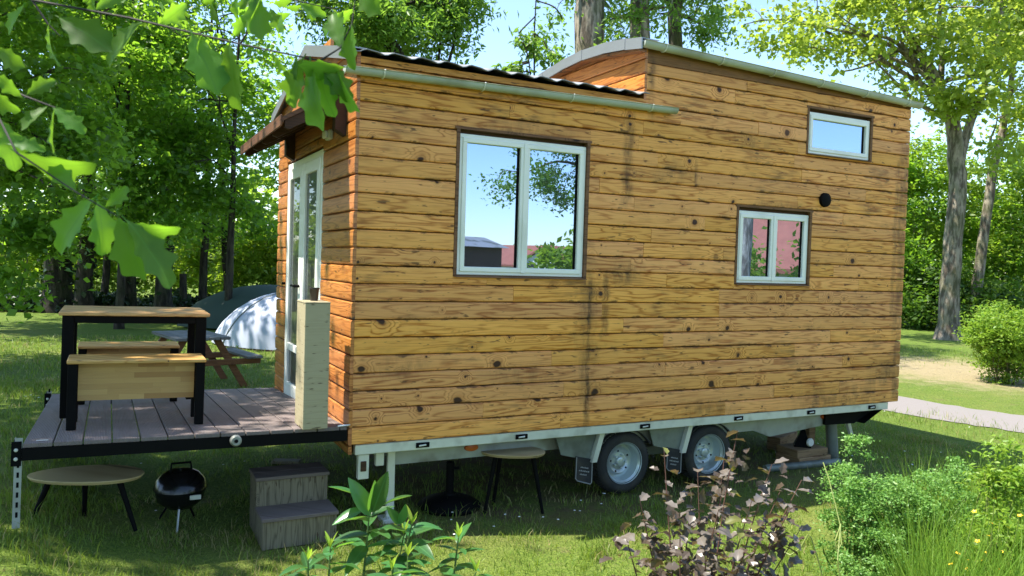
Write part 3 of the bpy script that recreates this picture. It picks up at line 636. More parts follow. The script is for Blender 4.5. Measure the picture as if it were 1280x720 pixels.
gutter(-0.115, 2.475, 2.565, 2.515, -0.050, 0.038, 4)
gutter(RX-0.09, 3.00, 5.53, 2.905, -0.054, 0.042, 6)
# round black vent
vx, vz = 4.337, 1.908
v = MB().lathe([(0.0, -0.03), (0.035, -0.03), (0.062, -0.022), (0.066, 0.004)], (vx, -0.006, vz), 'y', 24).obj('vent', M['black'], H, True)

# trailer
ch = MB(); ch.bev(0.03, 5.36, 0.012, 0.06, -0.072, -0.004, .004)
ch = ch.obj('chassis_rail', M['galv'], H)
lb = MB(); lb.prism([(0.34, 0.16, -0.075), (4.9, 0.16, -0.075), (4.9, 0.16, -0.19), (3.95, 0.16, -0.27), (3.75, 0.16, -0.20), (0.34, 0.16, -0.20)], (0, 0.05, 0)); lb.obj('chassis_beam', M['galv_mid'], H)
lb = MB(); lb.box(0.34, 4.9, 2.36, 2.41, -0.20, -0.075); lb.obj('chassis_beam', M['galv'], H)
MB().box(0.03, 5.36, 0.065, 2.58, -0.07, -0.003).obj('floor_pan', M['wood_core'], H)
for x in (0.36, 1.5, 2.75, 3.7): MB().box(x, x+0.06, 0.22, 2.35, -0.18, -0.075).obj('cross_member', M['galv_dark'], H)
MB().prism([(5.36, 0.06, -0.075), (5.36, 2.5, -0.075), (5.1, 2.5, -0.2), (5.1, 0.06, -0.2), ], (-0.02, 0, -0.004)).obj('tail_plate', M['black'], H)
MB().prism([(4.62, 0.12, -0.074), (5.34, 0.12, -0.074), (5.02, 0.12, -0.21), (4.62, 0.12, -0.2)], (0, 0.03, 0)).obj('tail_bracket', M['black'], H)
for x in (0.51, 1.29, 2.42, 3.42, 4.30, 5.12):
    k = MB(); k.bev(x-0.05, x+0.05, 0.002, 0.0115, -0.056, -0.02, .003); k = k.obj('latch', M['black'], H); MB().tube([(x-0.03, -0.004, -0.04), (x+0.02, -0.004, -0.036)], 0.006, 6).obj('latch_hook', M['galv'], k)
for x in (0.95, 2.80, 4.65): MB().lathe([(0.0, -0.02), (0.03, -0.016), (0.034, 0)], (x, 0.158, -0.125), 'y', 16, 1.7, 0.8).obj('marker_light', M['orange'], H, True)
leg = MB().bev(0.06, 0.135, 0.03, 0.08, -0.245, -0.076, .004).obj('corner_bracket', M['galv'], H); MB().bev(0.075, 0.115, 0.022, 0.029, -0.19, -0.12, .003).obj('plate', M['beam'], leg)
MB().bev(0.20, 0.26, 0.09, 0.13, -0.18, -0.076, .004).obj('corner_bracket', M['galv'], H)
MB().bev(0.30, 0.355, 0.13, 0.16, gz(0.3, 0.15)+0.05, -0.078, .003).bev(0.26, 0.40, 0.08, 0.21, gz(0.3, 0.15)+0.02, gz(0.3, 0.15)+0.05, .004).obj('support_leg', M['galv'], H)
# wheels
TYRE = MB().lathe([(0.165, -0.085), (0.19, -0.095), (0.225, -0.095), (0.247, -0.078), (0.254, -0.05), (0.256, 0.0), (0.254, 0.05), (0.247, 0.078), (0.225, 0.095), (0.17, 0.09), (0.165, 0.0), (0.165, -0.085)], axis='y', n=40, cap=False)
TYRE = TYRE.mesh('tyre', M['rubber'], True)
TREAD = MB()
for k in range(60):
    a = 2*math.pi*k/60
    for s_ in (-1, 1):
        p = [(math.cos(a+da)*r, s_*yy, math.sin(a+da)*r) for da, yy, r in ((0, 0.008, 0.2575), (0.05, 0.008, 0.2575), (0.07, 0.076, 0.2495), (0.02, 0.076, 0.2495))]
        b = len(TREAD.v); TREAD.v += p+[(q[0]*1.02, q[1], q[2]*1.02) for q in p]; TREAD.f += [[b, b+1, b+2, b+3], [b+4, b+5, b+6, b+7]]+[[b+i, b+(i+1) % 4, b+4+(i+1) % 4, b+4+i] for i in range(4)]
TREAD = TREAD.mesh('tread', M['rubber'])
RIM = MB().lathe([(0.0, -0.035), (0.030, -0.035), (0.034, -0.032), (0.036, -0.008), (0.07, -0.006), (0.078, -0.014), (0.098, -0.02), (0.108, -0.004), (0.122, 0.012), (0.138, 0.012), (0.146, -0.01), (0.150, -0.062), (0.160, -0.072), (0.169, -0.088), (0.172, -0.094), (0.173, -0.086), (0.166, -0.06), (0.164, 0.08)], axis='y', n=40, cap=False).mesh('wheel', M['rim'], True)
BOLT = MB().lathe([(0.0, -0.03), (0.009, -0.028), (0.0105, -0.015), (0.0105, 0)], axis='y', n=6).mesh('wheel_bolt', M['rim'])
SLOT = MB().lathe([(0.0, -0.002), (0.008, -0.002), (0.008, 0.004)], axis='y', n=8).mesh('wheel_hole', M['black'])
def wheel(x, y, z, flip=0, rot=0.2):
    w = link('wheel', RIM, H, (x, y, z), (0, rot, math.pi*flip))
    link('tyre', TYRE, w); link('tread', TREAD, w)
    for k in range(5):
        a = 2*math.pi*k/5; link('wheel_bolt', BOLT, w, (math.cos(a)*0.053, -0.006, math.sin(a)*0.053))
        link('wheel_hole', SLOT, w, (math.cos(a+0.63)*0.088, -0.019, math.sin(a+0.63)*0.088))
for x in (2.315, 3.21):
    for y, f in ((0.215, 0), (2.40, 1)): wheel(x, y, G+0.262, f, 0.3+x)
    MB().tube([(x, 0.28, G+0.26), (x, 2.33, G+0.26)], 0.035).obj('axle', M['galv_dark'], H)
MB().prism([(2.33, 0.33, -0.30), (3.2, 0.33, -0.30), (3.2, 0.33, -0.37), (2.33, 0.33, -0.37)], (0, 0.06, 0)).obj('axle_link', M['galv_dark'], H)
# wheel arches over tyres and side plates with pale edge strips, mud flaps
for x in (2.315, 3.21):
    m = MB(); n = 9
    a0, a1 = math.radians(30), math.radians(150)
    pts = [(math.cos(a0+(a1-a0)*k/n)*0.30, math.sin(a0+(a1-a0)*k/n)*0.28) for k in range(n+1)]
    o_ = [(x+p[0], 0.125, G+0.262+p[1]) for p in pts]; i_ = [(x+p[0]*0.97, 0.125, G+0.262+p[1]*0.97) for p in pts][::-1]
    m.prism(o_+i_, (0, 0.20, 0)); m.obj('mudguard', M['rubber'], H)
    xa = x-0.315
    MB().prism([(xa-0.36, 0.11, -0.074), (xa+0.03, 0.11, -0.074), (xa-0.04, 0.11, -0.30), (xa-0.30, 0.11, -0.235)], (0, 0.012, 0)).obj('side_plate', M['galv_dark'], H)
    MB().prism([(xa+0.033, 0.07, -0.074), (xa+0.078, 0.07, -0.074), (xa+0.008, 0.07, -0.31), (xa-0.037, 0.07, -0.31)], (0, 0.05, 0)).obj('edge_strip', M['galv'], H)
    fp = MB().prism([(xa-0.17, 0.10, -0.255), (xa-0.012, 0.10, -0.292), (xa-0.012, 0.10, -0.48), (xa-0.03, 0.10, -0.495), (xa-0.155, 0.10, -0.455), (xa-0.175, 0.10, -0.43)], (0, 0.008, 0)).obj('mud_flap', M['rubber'], H)
    q = [(xa-0.165, 0.097, -0.262), (xa-0.168, 0.097, -0.43), (xa-0.152, 0.097, -0.45), (xa-0.032, 0.097, -0.487), (xa-0.018, 0.097, -0.476), (xa-0.018, 0.097, -0.30)]
    MB().tube(q, 0.0042, 6).obj('flap_border', M['flaptext'], fp, True)
    for k, (a, b) in enumerate(((0.045, 0.12), (0.03, 0.13), (0.04, 0.105))):
        zz = -0.335-k*0.028
        for j in range(6):
            xx = xa-0.17+a+(b-a)*j/6; zj = zz-0.23*(xx-xa+0.17)
            MB().box(xx, xx+(b-a)/6*0.7, 0.0965, 0.0985, zj-0.004, zj+0.005+0.002*(j % 2)).obj('lettering', M['flaptext'], fp)
# front jockey post and drawbar side
MB().tube([(4.95, 0.35, -0.12), (5.02, 0.35, gz(5, .35)+0.01)], 0.055, 14).obj('support_leg', M['galv_dark'], H, True)
MB().prism([(5.04, 0.26, -0.1), (5.085, 0.26, -0.1), (5.19, 0.26, -0.36), (5.15, 0.26, -0.36)], (0, 0.03, 0)).obj('brace', M['galv'], H)
MB().bev(4.84, 4.93, 0.5, 0.6, gz(5, .5), -0.1, .005).obj('support_post', M['block'], H)
# corner jack standing on its blocks
J = thing('jack_stand', 'small dark bottle jack with round white cap propping the trailer on wooden blocks', 'jack', (4.66, 0.42, gz(4.66, .42)+0.151))
MB().tube([(0, 0, 0.13), (0, 0, 0.32)], 0.022, 12).obj('screw', M['black'], J, True)
MB().lathe([(0.11, 0.0), (0.11, 0.012), (0.045, 0.12), (0.03, 0.16), (0.0, 0.16)], n=4).obj('base', M['black'], J)
MB().lathe([(0.0, -0.012), (0.035, -0.010), (0.042, 0.0), (0.042, 0.012), (0.0, 0.012)], (0.0, -0.10, 0.055), 'y', 20).obj('cap', M['white'], J, True)
MB().lathe([(0.05, 0.32), (0.05, 0.335), (0.0, 0.335)], n=16).obj('head', M['black'], J)
def block(label, x, y, z, sx, sy, sz, rz, grp='timber blocks under the trailer'):
    o = MB().bev(-sx/2, sx/2, -sy/2, sy/2, 0, sz, 0.006).obj('timber_block', M['block'], None, False, loc=(x, y, z), rot=(0, 0, rz)); return tag(o, label, 'timber block', grp)
g0 = gz(4.7, .42)
block('lower sawn timber block directly under the jack', 4.68, 0.42, g0, 0.44, 0.30, 0.075, 0.02); block('upper sawn timber block carrying the jack', 4.66, 0.42, g0+0.0755, 0.40, 0.28, 0.074, -0.03)
block('long dark timber laid behind the jack', 4.95, 0.95, g0, 0.5, 0.14, 0.14, 0.4)
for k in range(4): block(('lowest', 'second lowest', 'second highest', 'topmost')[k]+' board of the timber stack behind the rear wheel', 4.75+0.005*k, 1.9, gz(4.75, 1.9)+k*0.066, 0.36-0.01*k, 0.24, 0.065, 0.03*(k % 2))
block('short board lying under the front corner leg', 0.36, 0.15, gz(.36, .15)-0.012, 0.30, 0.2, 0.032, 0.1, None)
o = MB().tube([(4.0, 0.25, gz(4, .25)+0.03), (4.9, 0.18, gz(4.9, .18)+0.03)], 0.035, 12).obj('steel_pipe', M['galv_dark'], None, True); tag(o, 'grey steel pipe lying on the grass in front of the timber blocks', 'pipe')

# ---------------------------------------------------------------- deck
DK = thing('deck', 'fold down deck of grey brown ribbed boards beside the house door', 'deck', (0, 0, 0.13), (-0.056, 0.016, 0))
def dz(x, y): return 0.13-0.056*y-0.016*x
DL = 1.865
BW = DL/12.5
for k in range(13):
    a = -DL+k*BW; b = min(a+BW-0.007, -0.03)
    if b-a < 0.03: continue
    me = MB().bev(a, b, 0.004, 2.60, -0.025, 0.0, .003).obj('board', M['deck'], DK)
fr = MB(); fr.box(-DL-0.005, -0.03, 0.0, 0.05, -0.095, -0.027); fr.box(-DL-0.005, -0.03, 2.55, 2.60, -0.095, -0.027); fr.box(-DL-0.004, -DL+0.05, 0.05, 2.55, -0.094, -0.0275); fr.box(-0.09, -0.03, 0.05, 2.55, -0.094, -0.0275)
for x in (-1.25, -0.65): fr.box(x, x+0.05, 0.05, 2.55, -0.09, -0.028)
fr.obj('frame', M['black'], DK)
MB().lathe([(0.0, -0.03), (0.012, -0.03), (0.012, -0.026), (0.026, -0.028), (0.034, -0.02), (0.036, -0.002)], (-0.735, 0.0, -0.05), 'y', 24).obj('roller', M['galv_mid'], DK, True)
MB().lathe([(0.0, -0.036), (0.010, -0.036), (0.012, -0.0305)], (-0.735, 0.0, -0.05), 'y', 16).obj('roller_hub', M['black'], DK, True)
for y in (0.03, 2.56):
    lg = MB().bev(-DL-0.045, -DL-0.040, y-0.02, y+0.02, -0.12, 0.02, .001).bev(-DL-0.055, -DL-0.006, y-0.024, y-0.018, -0.125, 0.012, .002).obj('corner_plate', M['black'], DK)
    for z in (-0.035, -0.085): MB().lathe([(0.0, -0.012), (0.009, -0.009), (0.011, 0)], (-DL-0.032, y-0.025, z), 'y', 8).obj('bolt', M['galv'], lg)
    zb = -0.13-(0.34 if y < 1 else 0.24)
    L_ = MB(); L_.box(-DL-0.040, -DL-0.036, y-0.016, y+0.02, zb, 0.03); L_.box(-DL-0.036, -DL-0.002, y-0.016, y-0.012, zb, 0.03)
    ls = L_.obj('leg', M['galv_mid'], DK)
    for k in range(7): MB().bev(-DL-0.026, -DL-0.014, y-0.0185, y-0.0165, zb+0.06+k*0.055, zb+0.09+k*0.055, .001).obj('slot', M['black'], ls)
hk = MB().tube([(-0.035, -0.03, 0.012), (-0.035, -0.065, 0.02), (-0.07, -0.075, 0.02), (-0.11, -0.06, 0.015)], 0.007, 8).obj('hook', M['chrome'], DK, True)
for px_, py_ in ((-DL+0.09, 0.07), (-0.18, 2.52)): MB().bev(px_-0.03, px_+0.03, py_-0.008, py_+0.008, 0.0005, 0.006, .001).obj('clip', M['chrome'], DK)
# furniture on the deck
def legs_frame(m, x0, x1, y0, y1, h, t): pass
def table():
    x0, x1, y0, y1 = -1.73, -0.845, 0.80, 1.42; hz = 0.70
    T = thing('balcony_table', 'black legged wooden table standing behind the front bench on the deck', 'table', (0, 0, dz(-1.3, 1.1)), (-0.056, 0.016, 0)); oy = 0
    MB().bev(x0-0.02, x1+0.02, y0-0.02, y1+0.02, hz, hz+0.026, .005).obj('table_top', M['butcher'], T)
    for x in (x0, x1-0.07):
        for y in (y0, y1-0.05): MB().bev(x, x+0.07, y, y+0.05, 0.02+(1.1-y)*-0.0, hz-0.001, .004).obj('leg', M['black'], T)
        MB().bev(x+0.005, x+0.065, y0+0.05, y1-0.05, hz-0.05, hz-0.002, .003).obj('rail', M['black'], T)
    for y in (y0+0.004, y1-0.046): MB().bev(x0+0.07, x1-0.07, y, y+0.04, hz-0.05, hz-0.002, .003).obj('rail', M['black'], T)
    T.rotation_euler = (0, 0.016, 0)
    return T
table()
STAVE = MB().box(0, 0.9985, 0, 0.0035, 0, 0.985).mesh('stave', M['stave'])
def bench(label, x0, x1, y0, y1, hz, py):
    T = thing('bench', label, 'bench', (0, 0, dz((x0+x1)/2, (y0+y1)/2)), (0, 0.016, 0), 'benches on the deck')
    MB().bev(x0-0.005, x1+0.005, y0-0.012, y1+0.012, hz, hz+0.024, .005).obj('seat', M['butcher'], T)
    for x in (x0, x1-0.055):
        for y in (y0+0.003, y1-0.043): MB().bev(x, x+0.055, y, y+0.04, -0.01, hz-0.001, .003).obj('leg', M['black'], T)
        MB().bev(x+0.004, x+0.05, y0+0.05, y1-0.05, hz-0.045, hz-0.002, .003).obj('rail', M['black'], T)
    pn = MB().box(x0+0.057, x1-0.057, py+0.004, py+0.018, 0.157, hz-0.004).obj('panel', M['butcher'], T)
    rr = random.Random(int(y0*100)); zz = 0.155; rows = 7; sh = (hz-0.002-0.155)/rows
    for k in range(rows):
        u = x0+0.056
        while u < x1-0.057:
            e = min(u+rr.uniform(0.14, 0.34), x1-0.056); e = x1-0.056 if x1-0.056-e < 0.06 else e
            link('stave', STAVE, pn, (u, py+rr.uniform(-.0004, .0004), zz+k*sh), None, (e-u, 1, sh)); u = e
    return T
bench('wooden bench with a broad board panel at the front of the deck', -1.675, -0.885, 0.40, 0.70, 0.40, 0.50)
bench('wooden bench half hidden behind the deck table', -1.66, -0.95, 1.72, 2.02, 0.42, 1.86)
# pedestal and cup
PX0, PX1, PY0, PY1 = -0.335, -0.175, -0.055, 0.19
pz = dz(-0.25, 0.0)+0.006
PD = thing('pedestal', 'tall narrow box of pale plywood standing at the deck edge by the house corner', 'pedestal', (0, 0, pz))
MB().bev(PX0, PX1, PY0, PY1, 0, 0.810, .002).obj('box', M['pale_ply'], PD)
MB().bev(PX0-0.002, PX1+0.002, PY0-0.002, PY1+0.002, 0.8105, 0.820, .002).obj('lid', M['pale_ply'], PD)
cu = MB().lathe([(0.0, 0.0), (0.024, 0.0), (0.031, 0.075), (0.034, 0.078), (0.034, 0.086), (0.028, 0.086), (0.024, 0.02), (0.0, 0.02)], (0, 0, 0), 'z', 20).obj('cup', M['pot'], None, True, loc=(-0.245, 0.10, pz+0.8205)); tag(cu, 'small dark brown pot on top of the pale pedestal', 'pot')
# ---------------------------------------------------------------- under and before the deck
g1 = gz(-.33, .2)
ST_ = thing('garden_steps', 'two step wooden block stairs with weathered sides by the deck', 'steps', (-0.33, 0.22, g1))
x0, x1 = -0.215, 0.215
MB().bev(x0, x1, -0.245, -0.22, 0, 0.18, .003).obj('riser', M['grey_wood'], ST_); MB().bev(x0, x1, 0.015, 0.04, 0.17, 0.375, .003).obj('riser', M['grey_wood'], ST_)
for x in (x0-0.0205, x1+0.0005): MB().prism([(x, -0.245, 0.0), (x, 0.27, 0.0), (x, 0.27, 0.375), (x, 0.015, 0.375), (x, 0.015, 0.18), (x, -0.245, 0.18)], (0.02, 0, 0)).obj('side', M['grey_wood'], ST_)
MB().bev(x0-0.03, x1+0.03, -0.265, 0.012, 0.181, 0.205, .003).obj('tread', M['tread'], ST_)
MB().bev(x0-0.03, x1+0.03, -0.005, 0.13, 0.376, 0.40, .003).obj('tread', M['tread'], ST_); MB().bev(x0-0.03, x1+0.03, 0.14, 0.28, 0.376, 0.399, .003).obj('tread', M['tread'], ST_)
def oval_table(label, x, y, h, rx, ry, rz, la):
    T = thing('oval_side_table', label, 'side table', (x, y, gz(x, y)), (0, 0, rz), 'oval side tables')
    m = MB(); n = 36
    def rr(a): return (rx*math.cos(a)*(1-0.12*math.sin(a)), ry*math.sin(a)*(1+0.1*math.cos(a)))
    for z, s in ((h-0.022, 0.96), (h-0.006, 1.0), (h, 0.995)):
        for k in range(n): a = 2*math.pi*k/n; p = rr(a); m.v.append((p[0]*s, p[1]*s, z))
    for i in range(2):
        for k in range(n): l = (k+1) % n; m.f.append([i*n+k, i*n+l, (i+1)*n+l, (i+1)*n+k])
    m.f.append(list(range(n))[::-1]); m.f.append([2*n+k for k in range(n)])
    m.obj('table_top', M['oval'], T)
    for a in la:
        p = rr(a); MB().tube([(p[0]*0.62, p[1]*0.62, h-0.023), (p[0]*0.98, p[1]*1.05, -0.005)], [0.019, 0.012], 10).obj('leg', M['black'], T, True)
oval_table('three legged oval table pushed under the deck front edge', -1.55, 0.34, 0.33, 0.33, 0.20, -0.35, (3.5, 1.9, 5.9))
oval_table('three legged oval table stored under the house', 1.27, 0.10, 0.455, 0.24, 0.17, -0.35, (5.9, 2.2, 3.7))
KG = thing('kettle_grill', 'small round black kettle barbecue under the deck', 'barbecue', (-1.0, 0.62, gz(-1, .62)))
MB().lathe([(0.0, 0.12), (0.09, 0.13), (0.145, 0.18), (0.165, 0.255), (0.168, 0.262)], n=30).obj('bowl', M['enamel'], KG, True)
lid = MB().lathe([(0.172, 0.258), (0.17, 0.268), (0.155, 0.32), (0.11, 0.365), (0.05, 0.388), (0.0, 0.392)], n=30).obj('lid', M['enamel'], KG, True)
MB().tube([(-0.065, -0.03, 0.375), (-0.06, -0.03, 0.435), (0.06, -0.03, 0.435), (0.065, -0.03, 0.375)], 0.008, 8).obj('handle', M['black'], lid, True)
MB().bev(0.045, 0.115, -0.172, -0.165, 0.215, 0.245, .002).obj('vent_plate', M['galv'], KG)
MB().tube([(-0.015, -0.10, 0.14), (-0.03, -0.16, 0.0)], 0.007, 8).obj('leg', M['chrome'], KG, True)
for a in (0.9, 2.6): MB().tube([(math.cos(a)*0.08, math.sin(a)*0.08, 0.14), (math.cos(a)*0.17, math.sin(a)*0.17, 0.0)], 0.007, 8).obj('leg', M['black'], KG, True)
PB = thing('parasol_base', 'round black parasol foot with pipe under the house', 'parasol base', (0.86, 0.33, gz(.86, .33)))
MB().lathe([(0.235, 0.0), (0.24, 0.02), (0.225, 0.035), (0.205, 0.038), (0.19, 0.055), (0.10, 0.085), (0.05, 0.095), (0.045, 0.11), (0.0, 0.11)], n=36).obj('foot', M['black'], PB, True)
MB().tube([(0, 0, 0.1), (0, 0, 0.34)], 0.03, 16).obj('pipe', M['black'], PB, True); MB().tube([(0.03, 0, 0.29), (0.07, -0.01, 0.29)], 0.012, 8).obj('knob', M['black'], PB, True)
o = MB().bev(-0.12, 0.12, -0.05, 0.05, 0, 0.03, .004).obj('timber_block', M['grey_wood'], None, False, loc=(-0.02, 2.0, gz(0, 2)), rot=(0, 0, -0.5)); tag(o, 'pale weathered board lying on grass beneath the deck', 'timber block')

# ---------------------------------------------------------------- picnic table, tents
PT = thing('picnic_table', 'grey plank picnic table with red brown legs on the lawn behind the deck', 'picnic table', (-0.32, 6.35, gz(0, 6)), (0, 0, -0.12))
for k in range(5): MB().bev(-0.62+k*0.0, 0.55, -0.36+k*0.146, -0.36+k*0.146+0.138, 0.69, 0.73, .004).obj('top_plank', M['picnic'], PT, rot=None)
for y in (-0.82, 0.60):
    for k in range(2): MB().bev(-0.62, 0.55, y+k*0.115, y+k*0.115+0.108, 0.41, 0.445, .004).obj('seat_plank', M['picnic'], PT)
for x in (-0.45, 0.38):
    for s in (-1, 1): MB().prism([(x, s*0.22-0.05, 0.688), (x, s*0.22+0.05, 0.688), (x, s*0.62+0.05, 0.0), (x, s*0.62-0.05, 0.0)], (0.045, 0, 0)).obj('leg', M['picnic_leg'], PT)
    MB().bev(x+0.046, x+0.09, -0.82, 0.82, 0.33, 0.409, .004).obj('crossbar', M['picnic_leg'], PT)
# rotate so the benches show on the camera's right
PT.rotation_euler = (0, 0, math.radians(-78)); PT.location = (-0.42, 6.7, gz(-.4, 6.7))
def tent(label, name, mat, px, py, depthz, w, ln, h, rz, base=True, arcs=True):
    T = thing(name, label, 'tent', depthz, (0, 0, rz)); m = MB(); n = 18; q = 12
    for j in range(q+1):
        t = j/q; yy = (t-0.5)*ln; s = math.sin(math.pi*min(max(t*0.94+0.03, 0), 1))**0.55
        for k in range(n+1):
            a = math.pi*k/n; c, sn = math.cos(a), math.sin(a)
            m.v.append((w/2*c*(0.35+0.65*s)*(1-0.08*sn), yy, 0.05+h*s*sn**0.8))
    for j in range(q):
        for k in range(n): a = j*(n+1)+k; m.f.append([a, a+1, a+n+2, a+n+1])
    m.obj('fly_sheet', mat, T, True)
    if base:
        f = MB(); f.lathe([(1.0, 0.0), (1.0, 0.05), (0.98, 0.055)], n=28, sx=w/2*0.98, sy=ln/2*1.0); f.obj('groundsheet', M['tentbase'], T)
    if arcs:
        for t0, t1 in ((0.12, 0.8), (0.8, 0.12)):
            pts = []
            for k in range(13):
                u = k/12; t = t0+(t1-t0)*u; s = math.sin(math.pi*(t*0.94+0.03))**0.55; a = math.pi*u; sn = math.sin(a)
                pts.append((w/2*math.cos(a)*(0.35+0.65*s)*(1-0.08*sn)*1.01, (t-0.5)*ln, 0.058+h*s*sn**0.8*1.012))
            MB().tube(pts, 0.012, 6).obj('pole_seam', M['galv_dark'], T, True)
    return T
tent('rounded pale blue white tent pitched behind the house', 'dome_tent', M['tent'], 0, 0, (1.85, 11.4, G), 2.2, 2.9, 1.08, 0.75)
tent('low dark green tent behind the pale one', 'ridge_tent', M['tentdark'], 0, 0, (2.3, 16.2, G), 3.2, 4.2, 1.05, 1.3, False, False)

# ---------------------------------------------------------------- foliage
def unit(v): return v/np.maximum(np.linalg.norm(v, axis=1, keepdims=True), 1e-9)
def leaf_mesh(name, C, size, mat, rng, aspect=0.55, droop=0.25, up=0.6, fold=0.18, jitter=0.5):
    n = len(C); a = rng.normal(size=(n, 3)); a[:, 2] = a[:, 2]*0.6-droop; a = unit(a)
    nn = rng.normal(size=(n, 3)); nn[:, 2] += up*2; nn = nn-a*np.sum(nn*a, 1, keepdims=True); nn = unit(nn); s = np.cross(nn, a)
    Ls = (size*rng.uniform(1-jitter, 1+jitter, n))[:, None]; w = Ls*aspect*0.5
    tip = C+a*Ls; mid = C+a*Ls*0.45
    V = np.stack([C, mid+s*w+nn*Ls*fold*0.5, tip, mid-s*w+nn*Ls*fold*0.5], 1).reshape(-1, 3)
    i = np.arange(n)*4; T = np.concatenate([np.stack([i, i+1, i+2], 1), np.stack([i, i+2, i+3], 1)], 0)
    return raw_mesh(name, V, T, mat)
def crown_points(blobs, ncl, nleaf, spread, rng, shell=0.45):
    vol = np.array([b[3]*b[4]*b[5] for b in blobs])**0.8; pr = vol/vol.sum(); idx = rng.choice(len(blobs), ncl, p=pr)
    B = np.array(blobs, float)[idx]; d = unit(rng.normal(size=(ncl, 3))); r = rng.uniform(0, 1, ncl)**shell
    cc = B[:, :3]+d*B[:, 3:6]*r[:, None]
    k = rng.integers(0, ncl, nleaf); sp = spread*rng.uniform(0.5, 1.3, ncl)[k]
    off = rng.normal(size=(nleaf, 3))*sp[:, None]; off[:, 2] *= 0.55
    return cc, cc[k]+off
def limb(m, a, b, r0, r1, rng, sag=0.12, n=7, k=5):
    a, b = np.array(a, float), np.array(b, float); Ln = np.linalg.norm(b-a); pts = []; rad = []
    w = rng.normal(size=3)*sag*Ln*0.5; w2 = rng.normal(size=3)*sag*Ln*0.25
    for i in range(n+1):
        t = i/n; p = a+(b-a)*t+w*math.sin(math.pi*t)+w2*math.sin(2*math.pi*t); p[2] += 0.08*Ln*math.sin(math.pi*t); pts.append(p); rad.append(r0+(r1-r0)*t**0.8)
    m.tube(pts, rad, k, False); return pts
def tree(name, label, base, trunk, blobs, leafm, barkm, seed, ncl=90, nleaf=9000, size=0.1, spread=0.4, limbs=9, twigs=30, group=None, cat='tree', aspect=0.55, droop=0.25, ivy=0, extra=()):
    """trunk: list of (dx,dy,z,r); blobs: (dx,dy,z,rx,ry,rz), all relative to base"""
    rng = np.random.default_rng(seed)
    T = thing(name, label, cat, tuple(map(float, base)), (0, 0, 0), group)
    cc, P = crown_points(blobs, ncl, nleaf, spread, rng)
    m = MB(); tp = np.array([t[:3] for t in trunk], float); tr = [t[3] for t in trunk]
    pts = []; rad = []
    for i in range(len(tp)-1):
        for k in range(4):
            t = k/4; pts.append(tp[i]*(1-t)+tp[i+1]*t+rng.normal(size=3)*tr[i]*0.10); rad.append(tr[i]*(1-t)+tr[i+1]*t)
    pts.append(tp[-1]); rad.append(tr[-1]); rad[0] *= 1.35; pts[0][2] -= 0.08
    m.tube(pts, rad, 12)
    nodes = []
    for (a, b, r0, r1) in extra: nodes += limb(m, a, b, r0, r1, rng, 0.1, 8, 8)[2:]
    top = pts[len(pts)//2:]; tt = rad[len(rad)//2:]
    for i in range(limbs):
        j = rng.integers(0, len(top)); b = blobs[i % len(blobs)]; d = unit(rng.normal(size=(1, 3)))[0]
        e = np.array(b[:3])+d*np.array(b[3:6])*0.55; e[2] = max(e[2], top[j][2]-0.3)
        nodes += limb(m, top[j], e, max(tt[j]*0.5, 0.012), 0.012, rng)[2:]
    N = np.array(nodes) if nodes else np.array(top)
    for i in range(twigs):
        e = cc[rng.integers(0, ncl)]; dd = np.linalg.norm(N-e, axis=1); s = N[np.argmin(dd)]
        limb(m, s, e, 0.014, 0.004, rng, 0.12, 4, 4)
    m.obj('trunk', barkm, T, True)
    link('crown', leaf_mesh('crown', P, size, leafm, rng, aspect, droop), T)
    if ivy:
        i = rng.integers(0, len(pts)-1, ivy); t = rng.uniform(0, 1, ivy)[:, None]; PP = np.array(pts); RR = np.array(rad)
        keep = PP[i, 2] < 5.0; i = i[keep]; t = t[keep]
        d = rng.normal(size=(len(i), 3)); d[:, 2] *= 0.3; d = unit(d)
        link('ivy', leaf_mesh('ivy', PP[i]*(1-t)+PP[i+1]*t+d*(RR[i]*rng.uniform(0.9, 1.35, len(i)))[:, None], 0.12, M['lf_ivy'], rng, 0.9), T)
    return T
def shrub(name, label, base, blobs, leafm, seed, ncl, nleaf, size, spread, stems=14, group=None, cat='shrub', stemm=None, aspect=0.5, up=0.6):
    rng = np.random.default_rng(seed); T = thing(name, label, cat, tuple(map(float, base)), (0, 0, 0), group)
    cc, P = crown_points(blobs, ncl, nleaf, spread, rng, 0.5); P[:, 2] = np.maximum(P[:, 2], 0.02)
    m = MB()
    for i in range(stems):
        e = cc[rng.integers(0, ncl)]; a = np.array([rng.normal()*0.06, rng.normal()*0.06, -0.04])+np.array([e[0]*0.25, e[1]*0.25, 0]); limb(m, a, e, 0.012, 0.003, rng, 0.08, 6, 5)
    m.obj('stem', stemm or M['bark_brown'], T, True); link('crown', leaf_mesh('crown', P, size, leafm, rng, aspect, 0.1, up), T); return T

def bl(px, py, dp, base, rx, ry, rz): p = at(px, py, dp); return (p[0]-base[0], p[1]-base[1], p[2]-base[2], rx, ry, rz)
def rel(px, py, dp, base): p = at(px, py, dp); return (p[0]-base[0], p[1]-base[1], p[2]-base[2])
